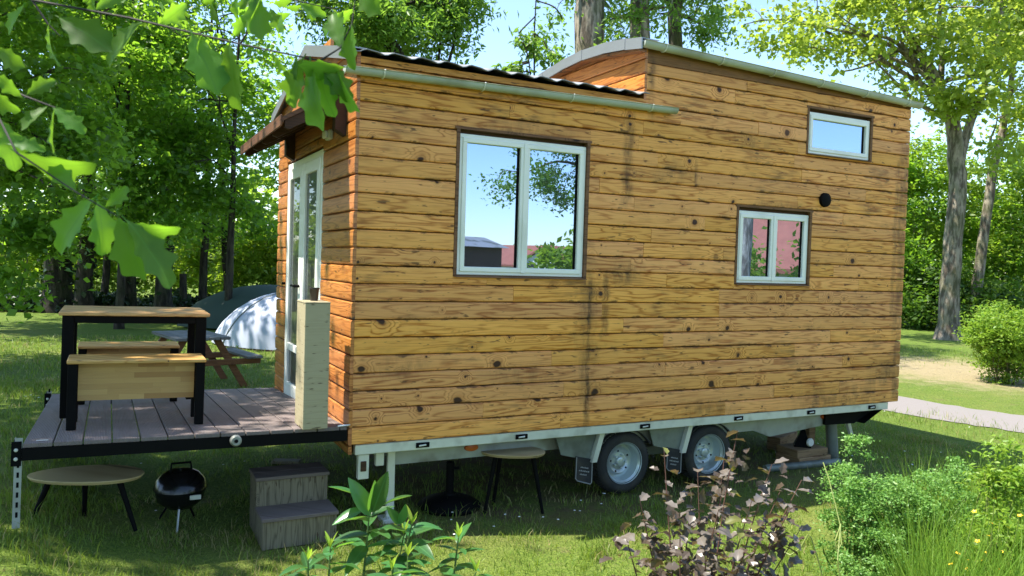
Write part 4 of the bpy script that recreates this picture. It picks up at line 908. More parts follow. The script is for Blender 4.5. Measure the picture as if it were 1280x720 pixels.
# row of trees at the far edge of the lawn on the left
ROWT = [  # px, depth, trunk width px, lean, ivy, label
 (72, 23.0, 36, 0.0, 900, 'thick ivy covered tree trunk at the far left of the lawn edge'),
 (106, 22.2, 22, 0.1, 500, 'ivy covered tree close beside the thickest left trunk'),
 (131, 26.5, 10, 0.25, 0, 'slim dark tree standing between the ivy trunks'),
 (162, 23.5, 17, -0.05, 300, 'dark trunked tree seen just above the left part of the deck table'),
 (205, 22.0, 22, 0.05, 200, 'stout dark trunked tree above the middle of the deck table'),
 (254, 24.5, 11, 0.1, 0, 'slender dark tree left of the green tent'),
 (287, 25.5, 11, -0.35, 0, 'slender slightly leaning tree above the green tent')]
for i, (px, dp, wp, lean, ivy, lab) in enumerate(ROWT):
    rr = random.Random(40+i); b = gp(px, dp); r = wp*0.5*dp/979
    blobs = [(rr.uniform(-.8, .8), rr.uniform(-.8, .8), 2.9+rr.uniform(-.3, .3), 1.7, 1.7, 1.0), (rr.uniform(-1, 1), rr.uniform(-1, 1), 5.6, 2.2, 2.2, 1.5), (rr.uniform(-1, 1), rr.uniform(-1, 1), 8.0+rr.uniform(-.5, .8), 2.0, 2.0, 1.7), (rr.uniform(-1.4, 1.4), rr.uniform(-1, 1), 10.2, 1.4, 1.4, 1.2)]
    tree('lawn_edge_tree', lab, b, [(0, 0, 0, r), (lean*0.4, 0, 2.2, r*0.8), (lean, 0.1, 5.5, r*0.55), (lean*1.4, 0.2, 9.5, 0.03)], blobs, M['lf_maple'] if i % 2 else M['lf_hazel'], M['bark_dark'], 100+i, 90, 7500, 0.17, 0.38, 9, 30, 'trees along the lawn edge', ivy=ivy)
def ivy_bank():
    rng = np.random.default_rng(77); n = 15000; px = rng.uniform(-60, 380, n); dp = rng.uniform(22.6, 26.5, n)
    hgt = 0.34+0.16*np.sin(px*0.06)+0.12*np.sin(px*0.17+1); z = rng.uniform(0, 1, n)*hgt
    C = CAM[None, :]+(FW[None, :]+RT[None, :]*((px-640)/FPX)[:, None])*dp[:, None]; C[:, 2] = gza(C[:, 0], C[:, 1])+z
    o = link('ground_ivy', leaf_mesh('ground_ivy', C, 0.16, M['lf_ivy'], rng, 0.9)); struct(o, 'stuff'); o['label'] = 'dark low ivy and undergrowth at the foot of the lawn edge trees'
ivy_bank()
b = gp(229, 23.0); o = MB().tube([(0, 0, -0.05), (0.02, 0, 0.6), (0.0, 0.02, 1.25)], [0.13, 0.11, 0.10], 10).obj('tree_stump', M['bark_dark'], None, True, loc=b); tag(o, 'short dark cut stump among the trees behind the deck', 'stump')
# leafy trees in front of that row, hanging low on the left
hb = gp(-70, 11.0)
tree('hazel_tree', 'leafy hazel hanging bright leaves low over the lawn at the left edge', hb, [(0, 0, 0, 0.12), (0.1, 0, 1.5, 0.10), (0.3, 0.1, 3.5, 0.07), (0.5, 0.2, 5.5, 0.02)],
     [bl(20, 350, 10.6, hb, .45, .6, .35), bl(60, 300, 10.6, hb, .42, .6, .5), bl(10, 260, 10.4, hb, .6, .7, .6), bl(70, 210, 10.8, hb, .6, .7, .6), bl(110, 150, 11.2, hb, .6, .7, .6), bl(20, 140, 10.6, hb, .7, .7, .7), bl(80, 70, 11, hb, .8, .8, .6), bl(-60, 200, 11, hb, 1, 1, 1.4), bl(10, 20, 11, hb, .9, .9, .6)], M['lf_hazel'], M['bark_brown'], 201, 130, 11000, 0.105, 0.20, 12, 50, None, aspect=0.75)
for k, (px, dp, zs, lab) in enumerate(((150, 18.5, (2.7, 4.2, 5.8, 7.2), 'bright green maple crown left of the house above the deck table'), (285, 19.5, (3.2, 4.7, 6.2), 'dense maple crown right beside the awning of the house'), (-25, 17.0, (3.2, 4.6, 6.4, 7.6), 'tall leafy maple at the left edge behind the hazel'))):
    rr = random.Random(70+k); b = gp(px, dp)
    blobs = [(rr.uniform(-.7, .7), rr.uniform(-.6, .6), z, 1.25, 1.2, 0.75) for z in zs]+[(rr.uniform(-1.4, 1.4), rr.uniform(-.8, .8), z+0.6, 0.9, 0.9, 0.6) for z in zs]
    tree('maple_tree', lab, b, [(0, 0, 0, 0.10), (0.05, 0, 2.0, 0.085), (0.1, 0.1, 5.0, 0.05), (0.2, 0.1, 8.0, 0.02)], blobs, M['lf_maple'], M['bark_dark'], 210+k, 75, 9000, 0.13, 0.30, 10, 36, 'leafy maples left of the house', aspect=0.8)
# bright shrubs beyond the lawn edge
for k in range(11):
    rr = random.Random(300+k); px = -40+k*42+rr.uniform(-8, 8); dp = rr.uniform(27, 34); b = gp(px, dp); h = rr.uniform(2.4, 4.4)
    shrub('sunlit_shrub', ('sunlit shrub glowing behind the lawn edge trees, '+('first', 'second', 'third', 'fourth', 'fifth', 'sixth', 'seventh', 'eighth', 'ninth', 'tenth', 'eleventh')[k]+' from the left'), b, [(0, 0, h*0.5, 1.5, 1.3, h*0.5), (rr.uniform(-1, 1), 0, h*0.75, 1.0, 1.0, h*0.3)], M['lf_bright'], 300+k, 60, 4600, 0.2, 0.36, 10, 'sunlit shrubs behind the lawn edge')
# big ash trees behind the house
b = gp(520, 14.5)
tree('ash_tree', 'ash tree with a dark slanting limb rising over the lower roof', b, [(0, 0, 0, 0.2), (0, 0, 3, 0.16), (*rel(496, 66, 14.5, b), 0.13), (*rel(445, 0, 14.5, b), 0.09), (*rel(410, -60, 14.5, b), 0.04)],
     [bl(470, 25, 14, b, 0.8, .8, .45), bl(540, 40, 15, b, .6, .7, .5), bl(430, -10, 14.5, b, 1.0, .9, .6), bl(520, -10, 15, b, 1.2, 1, .55), bl(580, 25, 15, b, .4, .4, .55), bl(400, 30, 15, b, .6, .6, .6), bl(500, 45, 15, b, .8, .8, .35), bl(560, 0, 15, b, .6, .6, .5)], M['lf_ash'], M['bark_dark'], 401, 160, 15000, 0.12, 0.21, 12, 40, None, aspect=0.38, droop=0.6,
     extra=((rel(560, 80, 15, b), rel(590, -30, 15, b), 0.03, 0.012), (rel(548, 80, 15, b), rel(545, -30, 15, b), 0.025, 0.012)))
for k, (px, dp, wp, lab, bls, lf) in enumerate(((736, 16.5, 38, 'thickest ivy flecked trunk rising behind the raised roof', [(705, 15, .75, .6), (695, 70, .6, .5), (760, -15, 1.1, .6), (685, 40, .5, .45), (770, 30, .6, .6), (775, 50, .5, .3)], 'lf_ash'),
                                   (801, 17.5, 25, 'pale grey trunk rising behind the raised roof beside the thick one', [(775, 15, .5, .5), (825, 10, .5, .4), (800, -30, 1.0, .5)], 'lf_ash'),
                                   (846, 18.5, 17, 'thin dark trunk right of the two trunks behind the roof', [(865, 15, .8, .6), (900, 0, .9, .5), (840, -20, 1.0, .6), (880, 40, .6, .35), (825, 25, .5, .4)], 'lf_ash'))):
    b = gp(px, dp); r = wp*0.5*dp/979
    tree('ash_tree', lab, b, [(0, 0, 0, r*1.3), (0, 0, 3.5, r*1.08), (*rel(px-2, 20, dp, b), r), (*rel(px+(8, 2, 14)[k], -120, dp, b), r*0.7), (*rel(px+10, -240, dp, b), r*0.3)],
         [bl(a, c, dp+0.5*((j % 3)-1), b, rx, rx, rz) for j, (a, c, rx, rz) in enumerate(bls)]+[bl(px, -190, dp, b, 2, 2, 1.5)], M[lf], M['bark_grey'] if k < 2 else M['bark_brown'], 410+k, 80, 6500, 0.13, 0.22, 10, 30, 'trunks behind the raised roof', aspect=0.4, droop=0.6)
b = gp(665, 13.0)
tree('young_ash_tree', 'thin young ash with drooping leaflets in the sky gap above the lower roof', b, [(0, 0, 0, 0.035), (0, 0, 3, 0.025), (*rel(668, 40, 13, b), 0.012), (*rel(672, -40, 13, b), 0.008)], [bl(662, 55, 13, b, .22, .22, .2), bl(690, 70, 13, b, .3, .3, .2), bl(645, 88, 13, b, .22, .22, .12)], M['lf_ash'], M['bark_dark'], 430, 22, 700, 0.12, 0.10, 8, 14, None, aspect=0.36, droop=0.8)
# the big pale green tree on the right
b = gp(1188, 23.0)
tree('maple_tree', 'large forked tree with thin yellow green spring leaves right of the house', b, [(0, 0, 0, 0.31), (*rel(1190, 330, 23, b), 0.26), (*rel(1197, 215, 23, b), 0.24), (*rel(1190, 150, 23, b), 0.2), (*rel(1165, 90, 23, b), 0.14), (*rel(1120, 20, 23, b), 0.09), (*rel(1100, -60, 23, b), 0.04)],
     [bl(1000, 25, 22, b, 2.0, 1.6, .8), bl(1080, 15, 22, b, 1.6, 1.6, .8), bl(1180, 40, 21.5, b, 2.0, 1.6, .9), bl(1250, 70, 22.5, b, 1.5, 1.5, 1.1), bl(1220, 130, 22, b, 1.2, 1.2, .8), bl(1270, 190, 23, b, .8, 1, .7), bl(940, 20, 22.5, b, 1.2, 1.2, .6), bl(1150, -60, 23, b, 3, 3, 1.6), bl(1180, 110, 21.8, b, 1.2, 1.2, .6), bl(1060, 70, 22, b, 1.0, 1, .4), bl(1290, 20, 23, b, 1.6, 1.5, 1.2), bl(1130, 70, 23.5, b, 1.5, 1.5, .9), bl(1010, 55, 23, b, 1.4, 1.2, .5), bl(1240, 20, 24, b, 2, 2, 1.4)],
     M['lf_right'], M['bark_grey'], 501, 210, 18500, 0.15, 0.34, 16, 60, None, aspect=0.8, droop=0.4,
     extra=((rel(1197, 215, 23, b), rel(1240, 60, 23.3, b), 0.16, 0.07), (rel(1240, 60, 23.3, b), rel(1262, -60, 23.3, b), 0.08, 0.03), (rel(1192, 160, 23, b), rel(1245, 110, 22.5, b), 0.09, 0.03), (rel(1165, 90, 23, b), rel(1080, 45, 22, b), 0.09, 0.04), (rel(1080, 45, 22, b), rel(985, 20, 22, b), 0.05, 0.015), (rel(1150, 70, 23, b), rel(1050, 90, 22.2, b), 0.06, 0.02), (rel(1175, 110, 23, b), rel(1185, -20, 22.6, b), 0.10, 0.04)))
b = gp(1215, 26.5)
tree('maple_tree', 'slimmer leaning trunk behind the big forked tree at the right', b, [(0, 0, 0, 0.2), (*rel(1225, 330, 26.5, b), 0.17), (*rel(1240, 220, 26.5, b), 0.15), (*rel(1262, 120, 26.5, b), 0.1), (*rel(1278, 0, 26.5, b), 0.05)], [bl(1260, 140, 26.5, b, 1.6, 1.6, 1.0), bl(1275, 40, 26.5, b, 2.0, 2, 1.2)], M['lf_right'], M['bark_grey'], 502, 50, 3500, 0.16, 0.33, 8, 24, None, aspect=0.8)
# dark thicket behind the right tree
for k, (px, dp, h, w, mt) in enumerate(((1120, 28, 6.6, 1.8, 'lf_hazel'), (1150, 29, 7.4, 1.9, 'lf_bright'), (1205, 30, 7.0, 2.2, 'lf_bright'), (1245, 28.5, 5.6, 2.0, 'lf_hazel'), (1290, 28, 7.2, 2.2, 'lf_bright'), (1165, 27, 2.2, 1.2, 'lf_dark'), (1232, 26.5, 1.6, 1.1, 'lf_dark'), (1075, 30, 4.4, 2.0, 'lf_hazel'))):
    b = gp(px, dp); rr = random.Random(520+k)
    shrub('thicket_shrub', ('tall dark shrub just right of the house wall', 'green shrub left of the big trunk', 'dark shrub filling the gap right of the big trunk', 'tall green shrub above the bright clipped bush', 'tall leafy shrub at the right picture edge', 'low dark shrub at the foot of the big trunk', 'low dark shrub behind the bright bush', 'shrub mostly hidden behind the house end')[k], b, [(0, 0, h*0.45, w, w*0.8, h*0.45), (rr.uniform(-.6, .6), 0, h*0.8, w*0.7, w*0.7, h*0.25)], M[mt], 520+k, 90, 8500, 0.16, 0.34, 14, 'thicket on the right')
# bright round bush beside the path
b = gp(1262, 14.0)
shrub('round_bush', 'bright yellow green round bush beside the path', b, [(0, 0, 0.95, 0.72, 0.7, 0.5), (0.1, 0.0, 0.45, 0.55, 0.5, 0.45), (-0.2, 0, 0.9, 0.5, 0.5, 0.4)], M['lf_yel'], 540, 200, 18000, 0.06, 0.10, 16)
# far woodland closing the view all round
def woodland():
    rng = np.random.default_rng(9); n = 46000; a = rng.uniform(0, 2*np.pi, n); lump = 1+0.28*np.sin(a*17)+0.22*np.sin(a*31+1)+0.2*np.sin(a*53+2)
    back = (np.cos(a-math.atan2(-0.91, 0.41)) > 0.25)
    R = rng.uniform(58, 66, n)+back*25; z = rng.uniform(0, 1, n)**0.8*(7.5*lump)*np.where(back, 0.40, 1.0)
    C = np.stack([np.cos(a)*R, np.sin(a)*R, G+z], 1); o = link('woodland', leaf_mesh('woodland', C, 0.75, M['lf_bright'], rng, 0.7)); struct(o, 'stuff'); o['label'] = 'distant band of green woodland around the campsite'
woodland()

# ---------------------------------------------------------------- oak over the camera's left: crown (shade) and the near branch
def lobed_leaf(lobes=4, ln=1.0, wd=0.30, dep=0.42, seed=0, basew=0.3):
    rr = random.Random(seed); n = 32; k1 = rr.uniform(.9, 1.1); k2 = rr.uniform(.9, 1.1); m = MB(); prev = None
    for i in range(n+1):
        t = i/n; env = (math.sin(math.pi*min(t**0.75, 1)))**0.7*(basew+(1-basew)*min(1, t*1.7))*wd
        w = env*(1-dep*(0.5+0.5*math.cos(2*math.pi*(t*lobes+0.15)))) if 0.04 < t < 0.97 else env*0.8
        w = max(w, 0.012); y = t*ln; cz = (-0.16-0.13*(seed % 3))*t*t*ln+0.012*math.sin(9*t+seed)
        b = len(m.v)
        m.v += [(-w*k1, y+0.02*math.sin(2*math.pi*t*lobes)+w*0.25, cz+0.22*w), (-w*0.5*k1, y, cz+0.05*w), (0, y, cz), (w*0.5*k2, y, cz+0.05*w), (w*k2, y+0.02*math.sin(2*math.pi*t*lobes)+w*0.25, cz+0.22*w)]
        if i:
            for k in range(4): m.f.append([b-5+k, b-4+k, b+k+1, b+k])
    m.tube([(0, -0.09, 0.0), (0, 0, 0.0)], 0.012, 5, False)
    return m
OAKL = [lobed_leaf(3.6, 1, 0.36, 0.36, s).mesh('leaf', M['oakleaf'], True) for s in (1, 2)]+[lobed_leaf(3, 1, 0.40, 0.34, 3).mesh('leaf', M['oakleaf'], True)]
OB = Vector((-7.2, 3.4, gz(-7.2, 3.4)))
def oak():
    base = tuple(OB)
    # crown lies sunward of deck and left lawn; lobes added to shade them
    blobs = []
    for (x, y, z, rx, ry, rz) in ((-4.3, 2.3, 6.2, 1.7, 1.3, 1.0), (-5.8, 3.6, 7.4, 2.4, 2.2, 1.5), (-7.5, 3.5, 9, 2.6, 2.6, 1.6), (-5.2, 5.4, 6.6, 2.0, 1.8, 1.3), (-6.2, 7.5, 7.0, 2.2, 2.0, 1.4), (-9, 2, 7, 2, 2, 1.6), (-5.0, 9.5, 7.2, 2.0, 2.0, 1.4), (-4.4, -3.0, 4.6, 1.9, 2.2, 0.9), (-6.5, -1.5, 6.0, 2.0, 2.0, 1.2), (-3.9, 7.5, 8.4, 1.9, 1.9, 1.0), (-2.6, 6.0, 7.9, 2.2, 1.5, .8), (-1.4, 8.6, 8.4, 2.4, 1.8, .9), (-4.2, 4.9, 7.6, 1.8, 1.4, .9), (0.6, 10.5, 9.0, 2.2, 1.8, .9)):
        blobs.append((x-OB.x, y-OB.y, z-OB.z, rx, ry, rz))
    T = tree('oak_tree', 'oak reaching large lobed leaves into the top left foreground', base, [(0, 0, 0, 0.34), (0.1, 0, 2.5, 0.28), (0.5, 0, 5.0, 0.2), (0.6, 0.2, 8.5, 0.06)], blobs, M['lf_oak'], M['bark_brown'], 601, 250, 42000, 0.14, 0.42, 14, 40, None, aspect=0.65,
         extra=(((0.2, -0.1, 3.6), tuple(np.array(at(-200, -160, 2.2))-np.array(base)), 0.09, 0.02),))
    inv = lambda p: Vector(p)-OB
    br = MB()
    tw = lambda pts, r0, r1: br.tube([inv(at(*p)) for p in pts], [r0+(r1-r0)*i/(len(pts)-1) for i in range(len(pts))], 6)
    tw([(-200, -160, 2.2), (-60, -40, 2.0), (40, 0, 1.9), (160, 22, 1.9), (300, 55, 1.85), (400, 76, 1.8), (432, 84, 1.8)], 0.004, 0.0016)
    tw([(-60, -40, 2.0), (-30, 90, 1.75), (20, 190, 1.6), (95, 240, 1.55), (150, 272, 1.52)], 0.003, 0.001)
    tw([(-200, -160, 2.2), (100, -70, 2.2), (300, -15, 2.3), (420, 12, 2.35)], 0.004, 0.0012)
    tw([(-30, 90, 1.75), (30, 120, 1.7), (70, 135, 1.7)], 0.004, 0.0015); tw([(40, 0, 1.9), (60, 30, 1.9), (75, 45, 1.9)], 0.003, 0.001); tw([(300, 55, 1.85), (310, 40, 1.85), (320, -5, 1.85)], 0.003, 0.001)
    tw([(400, 76, 1.8), (425, 60, 1.8), (440, 30, 1.8), (446, -20, 1.8)], 0.0025, 0.001)
    B = br.obj('branch', M['twig'], T, True)
    LV = [  # base px,py, tip px,py, depth, twist deg
     (118, 248, 56, 310, 1.55, 20), (122, 252, 138, 312, 1.56, -50), (148, 270, 172, 352, 1.52, 15), (158, 276, 224, 346, 1.5, -58), (156, 278, 210, 303, 1.53, 55), (95, 240, 62, 205, 1.6, 40), (132, 258, 160, 236, 1.6, 35),
     (20, 190, 90, 232, 1.62, 62), (60, 132, 22, 158, 1.7, 30), (66, 134, 104, 158, 1.7, -35), (34, 118, 62, 100, 1.7, 10), (28, 122, -6, 96, 1.7, -20), (70, 135, 52, 190, 1.68, 55), (10, 180, 50, 178, 1.65, -30), (-5, 60, 25, 84, 1.75, 20), (-20, 110, 12, 140, 1.7, 30), (0, 150, 20, 200, 1.66, -40),
     (74, 22, 136, 56, 1.9, -25), (178, 28, 120, 72, 1.9, 30), (62, 30, 52, 78, 1.9, 66), (30, 6, 4, 40, 1.9, 30), (120, 12, 150, -12, 1.9, 20), (200, 30, 232, 10, 1.9, 40),
     (240, 42, 274, 112, 1.86, -30), (288, 54, 284, 134, 1.85, 25), (252, 44, 238, 66, 1.86, 60), (318, -8, 326, 46, 1.85, -15), (330, -6, 300, 28, 1.85, 50),
     (380, 72, 352, 128, 1.8, 15), (388, 78, 392, 162, 1.79, 45), (402, 78, 438, 118, 1.8, -20), (398, 80, 404, 140, 1.8, 20), (430, 84, 374, 88, 1.79, -62), (428, 62, 410, 14, 1.8, -10), (440, 30, 428, 78, 1.8, 35), (420, 86, 440, 142, 1.8, 64), (372, 70, 364, 98, 1.8, 40), (415, 84, 398, 116, 1.81, -48), (446, -18, 470, 16, 1.8, 30), (340, 64, 352, 92, 1.82, 60)]
    rr = random.Random(5)
    # smaller sprays along the upper twig, farther off
    for k in range(34):
        t = rr.uniform(0.05, 1); px, py = 60+380*t+rr.uniform(-25, 25), -35+48*t+rr.uniform(-14, 20); a = rr.uniform(0.2, 2.9); l = rr.uniform(16, 30)
        LV.append((px, py, px+math.cos(a)*l, py+math.sin(a)*l, rr.uniform(2.9, 3.4), rr.uniform(-70, 70)))
    for k, (bx, by, tx, ty, dp, twd) in enumerate(LV):
        a, t = Vector(at(bx, by, dp)), Vector(at(tx, ty, dp-0.01+rr.uniform(-.02, .02))); y = (t-a); ln = y.length; y.normalize()
        n = Vector(-FW); n = (n-y*n.dot(y)).normalized(); n = Matrix.Rotation(math.radians(twd), 3, y) @ n; x = y.cross(n)
        o = link('leaf', OAKL[k % 3], B); s = ln
        Mx = Matrix(((x.x, y.x, n.x, 0), (x.y, y.y, n.y, 0), (x.z, y.z, n.z, 0), (0, 0, 0, 1)))
        o.matrix_local = Matrix.Translation(a-OB) @ Mx @ Matrix.Diagonal((s, s, s, 1))
    return T
oak()
for k, (x, y) in enumerate(((-6.9, 9.2),)):
    tree('added_shade_beech', ('broad beech added behind the oak to shade the left lawn',)[k], (x, y, gz(x, y)), [(0, 0, 0, .3), (0, 0, 3, .24), (.2, 0, 6, .15), (.3, 0, 9.5, .04)], [(1.5, 0, 5.5, 2.4, 2.6, 1.3), (0, .5, 7.5, 2.8, 2.8, 1.5), (2.6, 1, 7.0, 1.8, 2.2, 1.2), (.5, -1, 9.4, 2, 2, 1.2), (4.3, 3.2, 8.8, 1.3, 1.2, .8), (3.7, .5, 8.6, 1.5, 1.5, .9)], M['lf_oak'], M['bark_grey'], 620+k, 110, 12000, 0.17, 0.5, 10, 20, None, aspect=0.65)  # off-frame beech put in to shade the left lawn and the tent

tree('added_shade_beech', 'tall high crowned beech added beyond the left picture edge to shade the far lawn', (-8.2, 17.0, gz(-8.2, 17)), [(0, 0, 0, .3), (0, 0, 4, .24), (.4, 0, 7.5, .15), (.5, 0, 11, .04)], [(2.6, -.6, 9.2, 2.2, 2.0, 1.0), (4.6, -.2, 9.6, 1.8, 1.8, .9), (1.0, 1.5, 10.2, 2.2, 2.2, 1.2), (3.2, 2.4, 9.8, 2.0, 1.8, 1.0)], M['lf_oak'], M['bark_grey'], 630, 90, 11000, 0.17, 0.45, 10, 20, None, aspect=0.65)  # second added beech, its high crown keeps sun off the far lawn
tree('added_shade_lime', 'broad unseen lime tree added left of the camera to block sky light', (-6.6, -7.4, gz(-6.6, -7.4)), [(0, 0, 0, .3), (0, 0, 2.5, .25), (.2, 0, 6, .15), (.2, 0, 10, .04)], [(1.5, 1.5, 3.6, 2.2, 2.2, 1.4), (0, 0, 6.0, 3.4, 3.4, 1.8), (1.8, 1.4, 7.2, 2.4, 2.4, 1.6), (0, 3.2, 4.6, 2.4, 2.4, 1.6), (0, 0, 9, 2.6, 2.6, 1.5)], M['lf_oak'], M['bark_grey'], 640, 130, 16000, 0.17, 0.5, 10, 20, None, aspect=0.7)  # added out of view to cut sky light around the deck
# ---------------------------------------------------------------- foreground plants
def simple_leaf(wd=0.3, curl=0.25, n=8, fold=0.25, teeth=0.0):
    m = MB()
    for i in range(n+1):
        t = i/n; w = max(wd*math.sin(math.pi*min(t**0.85, 1))**0.8*(1+teeth*(i % 2)), 0.008); z = -curl*t*t
        b = len(m.v); m.v += [(-w, t, z+fold*w), (0, t, z), (w, t, z+fold*w)]
        if i: m.f += [[b-3, b-2, b+1, b], [b-2, b-1, b+2, b+1]]
    return m
LAUR = [simple_leaf(0.19, c, 8, 0.35).mesh('leaf', M['laurel'], True) for c in (0.1, 0.3, 0.45)]
LAURN = [simple_leaf(0.12, 0.1, 6, 0.4).mesh('leaf', M['laurelnew'], True)]
def place_leaf(me, parent, p, dirv, upv, s, off=Vector((0, 0, 0))):
    y = Vector(dirv).normalized(); n = Vector(upv); n = n-y*n.dot(y); n = n.normalized() if n.length > 1e-4 else y.orthogonal().normalized(); x = y.cross(n)
    o = link('leaf', me, parent); o.matrix_local = Matrix.Translation(Vector(p)-off) @ Matrix(((x.x, y.x, n.x, 0), (x.y, y.y, n.y, 0), (x.z, y.z, n.z, 0), (0, 0, 0, 1))) @ Matrix.Diagonal((s, s, s, 1)); return o
def laurel(label, tips, depth, seed, nl, ls, basepx):
    rr = random.Random(seed); b0 = at(basepx, 330, depth); base = Vector((b0[0], b0[1], gz(b0[0], b0[1])))
    T = thing('laurel_plant', label, 'plant', tuple(base), (0, 0, 0), 'young laurels in the foreground'); m = MB()
    for (px, py, d2) in tips:
        top = Vector(at(px, py, d2)); mid = base.lerp(top, 0.5)+Vector((rr.uniform(-.03, .03), rr.uniform(-.03, .03), -0.05))
        pts = [base-Vector((0, 0, .03)), base.lerp(mid, 0.5), mid, mid.lerp(top, .5)+Vector((0, 0, 0.01)), top]; m.tube([p-base for p in pts], [0.009, 0.008, 0.006, 0.005, 0.003], 7)
        for k in range(nl):
            t = k/nl; p = mid.lerp(top, 0.35+0.65*t) if k > 1 else mid.lerp(top, .2); a = k*2.4+rr.uniform(-.3, .3); el = rr.uniform(-.1, .35)+0.55*max(0, t-0.6)*2
            dv = Vector((math.cos(a)*math.cos(el), math.sin(a)*math.cos(el), math.sin(el)))
            place_leaf(LAUR[rr.randrange(3)], T, p, dv, (rr.uniform(-.3, .3), rr.uniform(-.3, .3), 1), ls*rr.uniform(.75, 1.15), base)
        for k in range(4):
            a = k*1.6+rr.uniform(-.3, .3); el = rr.uniform(.9, 1.35); place_leaf(LAURN[0], T, top, (math.cos(a)*math.cos(el), math.sin(a)*math.cos(el), math.sin(el)), (-math.cos(a), -math.sin(a), .3), ls*rr.uniform(.35, .6), base)
    m.obj('stem', M['stemgreen'], T, True); return T, base
T, b = laurel('tallest laurel plant with broad glossy leaves before the garden steps', [(462, 640, 3.3), (505, 668, 3.35), (515, 655, 3.3)], 3.3, 1, 14, 0.15, 468)
rr = random.Random(77)
for (bx, by, tx, ty, up) in ((463, 645, 440, 602, (0, -1, .5)), (466, 640, 482, 596, (-.4, -.9, .3)), (462, 640, 470, 606, (0.3, -1, .2)), (452, 622, 416, 606, (0, 0, 1)), (478, 632, 510, 617, (0, 0, 1)), (455, 636, 418, 652, (0, -.5, 1)), (500, 655, 486, 636, (0, -1, .4)), (500, 655, 507, 634, (0, -1, .4)), (462, 668, 420, 672, (0, -.2, 1))):
    a, t = Vector(at(bx, by, 3.28)), Vector(at(tx, ty, 3.24)); place_leaf(LAUR[0], T, a, t-a, up, (t-a).length*1.1, b)
laurel('left laurel plant with low leaf rosettes in front of the steps', [(413, 685, 3.2), (385, 700, 3.15)], 3.2, 2, 14, 0.14, 402)
laurel('small laurel plant with yellow green shoots right of the tallest one', [(573, 672, 3.3)], 3.3, 3, 18, 0.125, 572)
laurel('low laurel shoot between the two larger laurels at the lower edge', [(510, 695, 3.1), (490, 712, 3.0), (595, 715, 3.0)], 3.1, 4, 11, 0.12, 520)

NB = [lobed_leaf(2, 1, 0.40, 0.35, 21, 0.8).mesh('leaf', M['ninebark'], True), lobed_leaf(2, 1, 0.36, 0.3, 22, 0.8).mesh('leaf', M['ninebark'], True), lobed_leaf(2, 1, 0.34, 0.3, 23, 0.8).mesh('leaf', M['ninebarkg'], True)]
def ninebark():
    rr = random.Random(31); b0 = at(885, 330, 3.3); base = Vector((b0[0], b0[1], gz(b0[0], b0[1])))
    T = thing('ninebark_bush', 'bush with dull purple brown leaves in front of the trailer wheels', 'shrub', tuple(base)); m = MB()
    tips = [(830, 562, 3.3), (872, 590, 3.4), (922, 538, 3.25), (905, 575, 3.5), (965, 580, 3.3), (1002, 600, 3.25), (800, 625, 3.3), (778, 655, 3.2), (850, 640, 3.1), (900, 630, 3.05), (940, 625, 3.1), (985, 640, 3.15), (880, 672, 2.95), (830, 690, 3.0), (930, 690, 2.95), (1000, 662, 3.3), (865, 620, 3.3), (955, 660, 3.2), (815, 665, 3.35), (905, 600, 3.45), (975, 615, 3.4)]
    cnt = 0
    for (px, py, d2) in tips:
        top = Vector(at(px, py, d2)); bb = base+Vector((rr.uniform(-.08, .08), rr.uniform(-.06, .06), -.03)); c = bb.lerp(top, .55)+Vector((0, 0, -.02))+(bb-top)*0.08
        pts = [bb, bb.lerp(c, .5), c, c.lerp(top, .5)+Vector((rr.uniform(-.02, .02), 0, .02)), top]; m.tube([p-base for p in pts], [0.006, 0.005, 0.004, 0.003, 0.0015], 6)
        for k in range(14):
            t = 0.52+0.48*k/13; p = bb.lerp(c, t/.5) if t < .5 else c.lerp(top, (t-.5)/.5); a = rr.uniform(0, 6.28); el = rr.uniform(-.5, .5)
            p = p+Vector((rr.uniform(-.02, .02), rr.uniform(-.02, .02), rr.uniform(-.01, .02)))
            place_leaf(NB[0 if rr.random() < .5 else (1 if rr.random() < .8 else 2)], T, p, (math.cos(a)*math.cos(el), math.sin(a)*math.cos(el), math.sin(el)), (rr.uniform(-.6, .6), rr.uniform(-.6, .6), 1), rr.uniform(.035, .078), base)
            q = p+Vector((math.cos(a)*.01, math.sin(a)*.01, 0)); cnt += 1
    m.obj('stem', M['stemred'], T, True)
    # the many inner leaves behind the ones that can be told apart
    me = MB()
    for k in range(460):
        px, py, d2 = rr.choice(tips); top = Vector(at(px, py, d2)); p = base.lerp(top, rr.uniform(.45, .97))+Vector((rr.gauss(0, .045), rr.gauss(0, .045), rr.gauss(0, .03)))-base
        y = Vector((rr.gauss(0, 1), rr.gauss(0, 1), rr.gauss(-.2, .6))).normalized(); nn = Vector((rr.gauss(0, .5), rr.gauss(0, .5), 1)); nn = (nn-y*nn.dot(y)).normalized(); x = y.cross(nn); l = rr.uniform(.035, .07); b = len(me.v)
        for (a, c, e) in ((0, 0, 0), (.38, .35, .08), (.22, .5, .04), (.3, .7, .06), (0, 1, -.12), (-.3, .7, .06), (-.22, .5, .04), (-.38, .35, .08), (0, .5, 0)): me.v.append(p+(x*a+y*c+nn*e)*l)
        me.f += [[b+8, b+j, b+(j+1) % 8] for j in range(8)]
    o = me.obj('foliage', M['ninebark'], T); o['kind'] = 'stuff'
ninebark()
b = gp(1118, 4.3)
